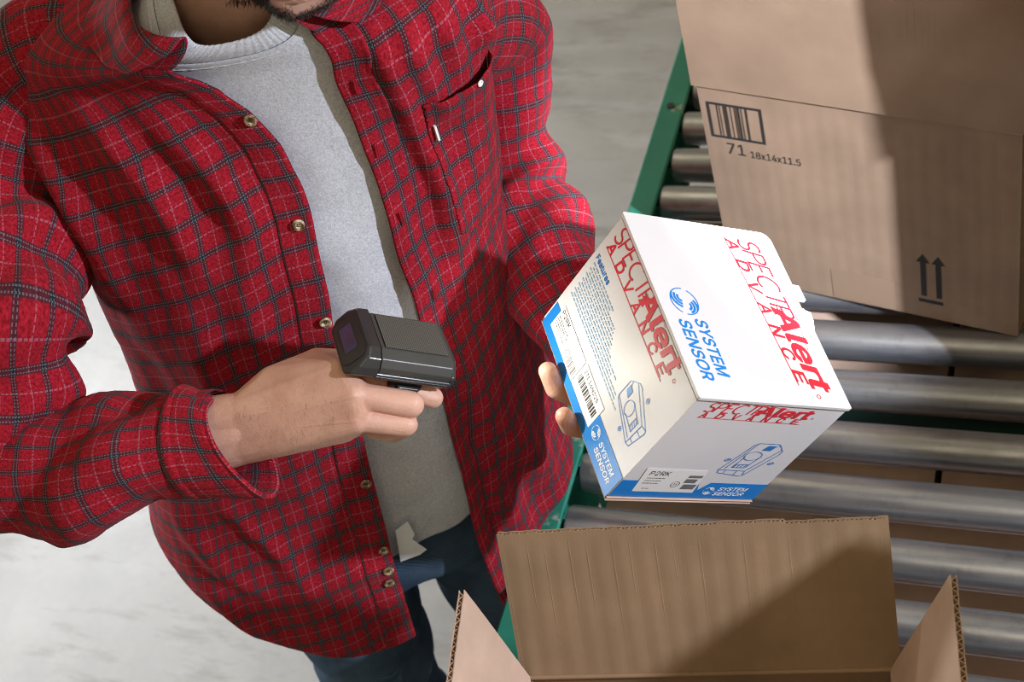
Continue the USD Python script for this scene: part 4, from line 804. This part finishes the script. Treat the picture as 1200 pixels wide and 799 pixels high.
# head, turned down to the carton; neck, trunk and arms under the clothes
HY, HP = math.radians(34), math.radians(30)
hf = np.array([math.sin(HY) * math.cos(HP), -math.cos(HY) * math.cos(HP), -math.sin(HP)]); hu = np.array([math.sin(HY) * math.sin(HP), -math.cos(HY) * math.sin(HP), math.cos(HP)]); hr = np.cross(hf, hu)   # hr: his right
CHIN = atd(366, 16, 1.165)
HC = CHIN - hf * .082 + hu * .108
def hp(f, u, r): return HC + hf * f + hu * u + hr * r
def head_man():
    m = hull([hp(-.015, .045, .0), hp(-.035, .03, .012), hp(-.035, .03, -.012), hp(.02, .04, .0)], [.078, .074, .074, .070])
    m = m + hull([hp(.050, .02, .034), hp(.050, .02, -.034), hp(.052, -.04, .028), hp(.052, -.04, -.028), hp(0, -.02, .05), hp(0, -.02, -.05)], [.026, .026, .024, .024, .022, .022])
    m = m + hull([hp(.070, -.098, .012), hp(.070, -.098, -.012), hp(.020, -.070, .052), hp(.020, -.070, -.052), hp(-.005, -.03, .055), hp(-.005, -.03, -.055), hp(.062, -.055, .018), hp(.062, -.055, -.018)], [.0135, .0135, .013, .013, .014, .014, .020, .020])
    m = m + hull([hp(.082, .012, 0), hp(.098, -.028, 0)], [.009, .012]) + hull([hp(.098, -.028, 0), hp(.086, -.034, .012), hp(.086, -.034, -.012)], [.010, .0075, .0075])
    m = m + hull([hp(.080, .030, .022), hp(.074, .030, .045)], .009) + hull([hp(.080, .030, -.022), hp(.074, .030, -.045)], .009)
    m = m + hull([hp(.079, -.060, .018), hp(.083, -.059, 0), hp(.079, -.060, -.018)], [.006, .008, .006]) + hull([hp(.078, -.072, .015), hp(.081, -.073, 0), hp(.078, -.072, -.015)], [.006, .008, .006])
    for s_ in (1, -1): m = m + hull([hp(-.012, .018, .076 * s_), hp(-.022, .012, .083 * s_), hp(-.010, -.022, .076 * s_)], [.010, .010, .008])
    return m
nb = surf(0, 1.52, 0); nc = np.array([*TF(1.56)[:2], 1.50])
def body_man():
    m = head_man() + hull([hp(-.045, -.045, 0), hp(-.020, -.060, 0), nc + [-.022, .014, .06], nc + [-.020, .026, -.02]], [.060, .050, .066, .066])
    th_ = np.linspace(-np.pi, np.pi, 40)
    for za, zb in ((1.49, 1.40), (1.40, 1.25), (1.25, 1.10), (1.10, .95), (.95, .82)): m = m + m3.Manifold.hull_points(np.vstack([surf(th_, za, -.030), surf(th_, zb, -.030)]))
    def arm(a): 
        o = hull([a[0], a[1]], [a[0][3], a[1][3]] if len(a[0]) > 3 else .05); return o
    for C_, end_ in ((RC, W_), (LC, LW)):      # arms along the sleeves' own axes
        ax_ = list(C_[np.linspace(4, len(C_) - 12, 9).astype(int)]) + [end_]; rs = np.interp(np.linspace(0, 1, 10), [0, .5, .9, 1], [.040, .029, .023, .014])
        for i in range(len(ax_) - 1): m = m + hull([ax_[i], ax_[i + 1]], [rs[i], rs[i + 1]])
    for h, k_, f_ in ((HR, (-.85, .785, .47), (-.86, .80, .10)), (HL, (-.665, .895, .47), (-.66, .93, .10))): m = m + hull([h, np.array(k_)], [.075, .05]) + hull([np.array(k_), np.array(f_)], [.05, .04])
    return soft(m, .006, 8)
def as_man(t): return m3.Manifold(m3.Mesh(np.asarray(t.vertices, np.float32), np.asarray(t.faces, np.uint32)))
try: body = to_tm(as_man(body_man()) + as_man(rh) + as_man(lh))
except Exception as e: print('body union', e); body = cat([body_man(), rh, lh])
bd = obj('body', body, SKIN, man, smooth=True, label='bare skin of head, neck and hands')
# finger nails
def nail(p, along, up, w, l):
    s_ = trimesh.creation.icosphere(2); s_.apply_scale([l, w, .0016]); a = unit(along); n = unit(up - a * (up @ a)); return placed(s_, frame(p + n * .0, a, np.cross(n, a), n))
NAIL = plain('nail', (.60, .38, .30), .3, var=.05)
obj('fingernail', nail(IDX[3] - ROT[2] * .0066 + unit(IDX[3] - IDX[2]) * .001, IDX[3] - IDX[2], -ROT[2], .0048, .006), NAIL, bd, smooth=True)
for f_ in (): obj('fingernail', nail(f_[3] - ey * .0078, f_[3] - f_[2], -ey, .0052, .0062), NAIL, bd, smooth=True)
# eyes and hair, above the picture
for s_ in (1, -1):
    e = obj('eye', trimesh.creation.icosphere(3, .0125).apply_translation(hp(.066, .012, .032 * s_)), EYEW, bd, smooth=True); obj('iris', trimesh.creation.icosphere(2, .006).apply_translation(hp(.074, .010, .032 * s_)), IRIS, e, smooth=True)
def strands(P, D, length, width, name, parent, seed, curl=.3):
    rg_ = np.random.default_rng(seed); n = len(P); L_ = length * rg_.uniform(.6, 1.25, n)[:, None]; J = rg_.normal(0, curl, (n, 3)); D1 = D + J * .5; D1 /= np.linalg.norm(D1, axis=1, keepdims=True); D2 = D1 + J; D2 /= np.linalg.norm(D2, axis=1, keepdims=True)
    pts = np.stack([P, P + D1 * L_ * .5, P + D1 * L_ * .5 + D2 * L_ * .5], 1)
    c = UsdGeom.BasisCurves.Define(stage, fresh(pathof(parent), name)); c.CreateTypeAttr('linear'); c.CreateCurveVertexCountsAttr(Vt.IntArray([3] * n)); c.CreatePointsAttr(Vt.Vec3fArray.FromNumpy(pts.reshape(-1, 3).astype(np.float32)))
    w = np.tile(np.array([1, .8, .3]), n) * width; c.CreateWidthsAttr(Vt.FloatArray.FromNumpy(w.astype(np.float32))); c.SetWidthsInterpolation('vertex')
    UsdShade.MaterialBindingAPI.Apply(c.GetPrim()).Bind(HAIR); return tag(c.GetPrim(), None, kind='stuff')
bt = trimesh.Trimesh(body.vertices, body.faces, process=False); tri = bt.triangles_center; loc = tri - HC; lf_, lu_, lr_ = loc @ hf, loc @ hu, loc @ hr
rg2 = np.random.default_rng(5); near_ = np.linalg.norm(loc, axis=1) < .19
jaw = near_ & (lf_ > -.03) & (lu_ < -.035 + .25 * np.abs(lr_)) & (lu_ > -.135) & ~((np.abs(lr_) < .026) & (lu_ > -.080)) & ~((np.abs(lr_) < .013) & (lu_ > -.094)) & ~((lu_ < -.095) & (lf_ < .03)) 
def scatter(mask, n):
    idx = np.nonzero(mask)[0]; a = bt.area_faces[idx]; k_ = rg2.choice(idx, n, p=a / a.sum()); b = rg2.dirichlet([1, 1, 1], n); return (bt.triangles[k_] * b[..., None]).sum(1), bt.face_normals[k_]
P_, N_ = scatter(jaw, 15000); strands(P_, unit(np.zeros(3) + 1) * 0 + N_ * .6 - hu * .6 + hf * .1, .0055, .00036, 'beard', bd, 1, .35)
sk = near_ & (lu_ > .02) & ((lf_ < .055) | (lu_ > .085)) & ((lu_ > .05) | (lf_ < .0)) | (near_ & (lf_ < -.035) & (lu_ > -.05)); P_, N_ = scatter(sk, 9000); strands(P_, N_ * .35 - hf * .5 + hu * .1, .035, .0006, 'hair', bd, 2, .4)
hm = (np.linalg.norm(tri - (w1 * .5 + MID[0] * .5), axis=1) < .055) & (bt.face_normals @ ROT[2] < -.35); 
if hm.any(): P_, N_ = scatter(hm, 220); strands(P_, N_ * .3 + unit(w2 - w1) * .8 + unit(MID[0] - w1) * .35, .0065, .00010, 'hand_hair', bd, 3, .3)

# ------------------------------------------------------------------ ring scanner on the right index finger
e1 = ROT.T @ unit([.883, .135, .449]); e2 = ROT.T @ unit([.272, .63, -.724]); e2 = unit(e2 - e1 * (e1 @ e2)); e3 = np.cross(e1, e2); e3 = e3 if e3 @ ROT[2] > 0 else -e3     # length, width (towards the viewer), down to the finger
i_m = (IDX[0] + IDX[1]) / 2; best = None
for d_ in np.linspace(1.10, 1.30, 400):
    p = atd(427, 361, d_); g3 = (i_m - p) @ e3
    if best is None or abs(g3 - .0405) < best[0]: best = (abs(g3 - .0405), d_)
SD = best[1]; s1 = SD / 1.2; o3 = atd(427, 361, SD); LNG, WID, HGT = .0665 * s1, .0630 * s1, .0245 * s1; print('scanner depth', SD, LNG, WID, HGT)
SM = frame(o3, e1, e2, e3)
scn = thing('barcode_scanner', 'black finger-worn barcode scanner with small display on right hand', 'barcode scanner')
def prism(prof, x0_, x1_, bev=.0012, rd=.003):
    """profile (y, z) swept along x with softened ends"""
    P = Polygon(prof).buffer(-rd).buffer(rd, 8); pts = []
    for x, k_ in ((x0_, -bev), (x0_ + bev * .35, -bev * .3), (x0_ + bev, 0), (x1_ - bev, 0), (x1_ - bev * .35, -bev * .3), (x1_, -bev)):
        q = P.buffer(k_) if k_ else P; c = np.array(q.exterior.coords); pts.append(np.column_stack([np.full(len(c), x), c]))
    return to_tm(m3.Manifold.hull_points(np.vstack(pts)))
W0, H0 = WID, HGT
top_prof = [(0.004, 0.001), (W0 * .80, 0.0), (W0 * .94, .004), (W0, .011), (W0, .0165), (W0 - .001, .0175), (-.002, .0175), (-.002, .006)]
low_prof = [(-.004, .0165), (W0 + .0012, .0165), (W0 + .001, .0215), (W0 - .004, .0262), (.002, .0262), (-.004, .022)]
mid = obj('top_cover', placed(prism(top_prof, .004, LNG), SM), BLACK_PL, scn, smooth=30)
obj('housing', placed(prism(low_prof, -.001, LNG + .003, .002), SM), BLACK_GL, scn, smooth=30)
ng = 40; gx, gy = np.meshgrid(np.linspace(.008, LNG - .004, ng), np.linspace(.007, W0 * .78, ng)); PP = np.stack([gx, gy, .001 - (gy - .004) / (W0 * .8 - .004) * .001 - .0006], -1).reshape(-1, 3) @ SM[:3, :3].T + SM[:3, 3]
(Vp, Fp), Up = solid_grid(PP.reshape(ng, ng, 3), np.stack([gx, gy], -1), .0008); obj('grip_pad', (Vp, Fp), DOTS, mid, smooth=False, uv=Up, label='dotted rubber pad')
obj('side_rib', placed(prism([(W0 - .0005, .0185), (W0 + .0022, .0185), (W0 + .0022, .0212), (W0 - .0005, .0212)], .002, LNG - .002, .0005, .0006), SM), BLACK_GL, scn, smooth=30)
# the display end: a slanted head
def head_end():
    prof = [(.000, .000), (W0 * .80, -.0005), (W0 * .95, .004), (W0 + .001, .012), (W0 + .001, .0205), (W0 - .005, .0262), (.004, .0262), (-.004, .020), (-.005, .008)]
    P = Polygon(prof).buffer(-.004).buffer(.004, 8); pts = []
    for x, sc in ((.003, 1.), (-.0040, 1.), (-.0062, .975), (-.0072, .92)):
        q = affinity.scale(P, sc, sc, origin='centroid'); c = np.array(q.exterior.coords)
        pts.append(np.column_stack([np.full(len(c), x) - (.62 * c[:, 1] if x < 0 else 0), c]))
    return to_tm(m3.Manifold.hull_points(np.vstack(pts)))
he = obj('display_head', placed(head_end(), SM), BLACK_GL, scn, smooth=32)

fdn = unit([-.62, 0, 1.0]); fcr = np.array([0, 1.0, 0]); fno = np.cross(fdn, fcr); fno = fno if fno[0] < 0 else -fno
def on_face(a, b, lift): return (SM @ np.append(np.array([-.0072, 0, 0]) + fdn * b + fcr * a + fno * lift, 1))[:3]
FM = frame(on_face(W0 * .47, .0155, .0004), SM[:3, :3] @ fdn, SM[:3, :3] @ fcr, SM[:3, :3] @ np.cross(fdn, fcr)); sg_ = 1 if np.cross(fdn, fcr)[0] < 0 else -1
def face_plate(w, h, th, r): return extr(sbox(-w / 2 + r, -h / 2 + r, w / 2 - r, h / 2 - r).buffer(r, 6), th)
bz = obj('bezel', placed(face_plate(.0235, W0 * .78, .0006, .006).apply_translation([0, 0, 0 if sg_ > 0 else -.0006]), FM), BLACK_GL, he, label='glossy window round the display')
obj('display', placed(face_plate(.0120, W0 * .46, .0004, .0005).apply_translation([.0005, -W0 * .04, .0006 if sg_ > 0 else -.0010]), FM), SCREEN, he, label='small purple-blue display')
obj('trigger', placed(rbox(.030, .014, .013, .003).apply_translation([.036, W0 - .013, .0305]), SM), RUBBER, scn, smooth=35, label='trigger under the housing')
obj('trigger_button', placed(rbox(.020, .006, .006, .002).apply_translation([.037, W0 - .0045, .0325]), SM), BLACK_GL, scn, smooth=35)
obj('finger_mount', placed(rbox(.034, .030, .008, .003).apply_translation([.026, W0 * .45, .0300]), SM), RUBBER, scn, smooth=35)
obj('end_cap', placed(prism([(.003, .004), (W0 * .8, .002), (W0 + .0005, .012), (W0 + .0005, .020), (W0 - .006, .0255), (.004, .0255), (-.002, .018)], LNG - .001, LNG + .0042, .0018, .004), SM), BLACK_GL, scn, smooth=32)
obj('scan_window', placed(rbox(.0012, .034, .010, .0005).apply_translation([LNG + .0044, W0 * .45, .0145]), SM), SCREEN, scn, smooth=32)
# the scanner's own white aiming light
sp_ = (SM @ [LNG + .007, W0 * .5, .0145, 1])[:3]; k = UsdLux.DiskLight.Define(stage, '/World/scanner_light'); k.CreateRadiusAttr(.004); k.CreateIntensityAttr(.095 / (math.pi * .004 ** 2)); k.CreateColorAttr(Gf.Vec3f(1, .97, .86)); lookat(k, sp_, sp_ + e1); print('scanner beam', project(sp_ + e1 * .17))
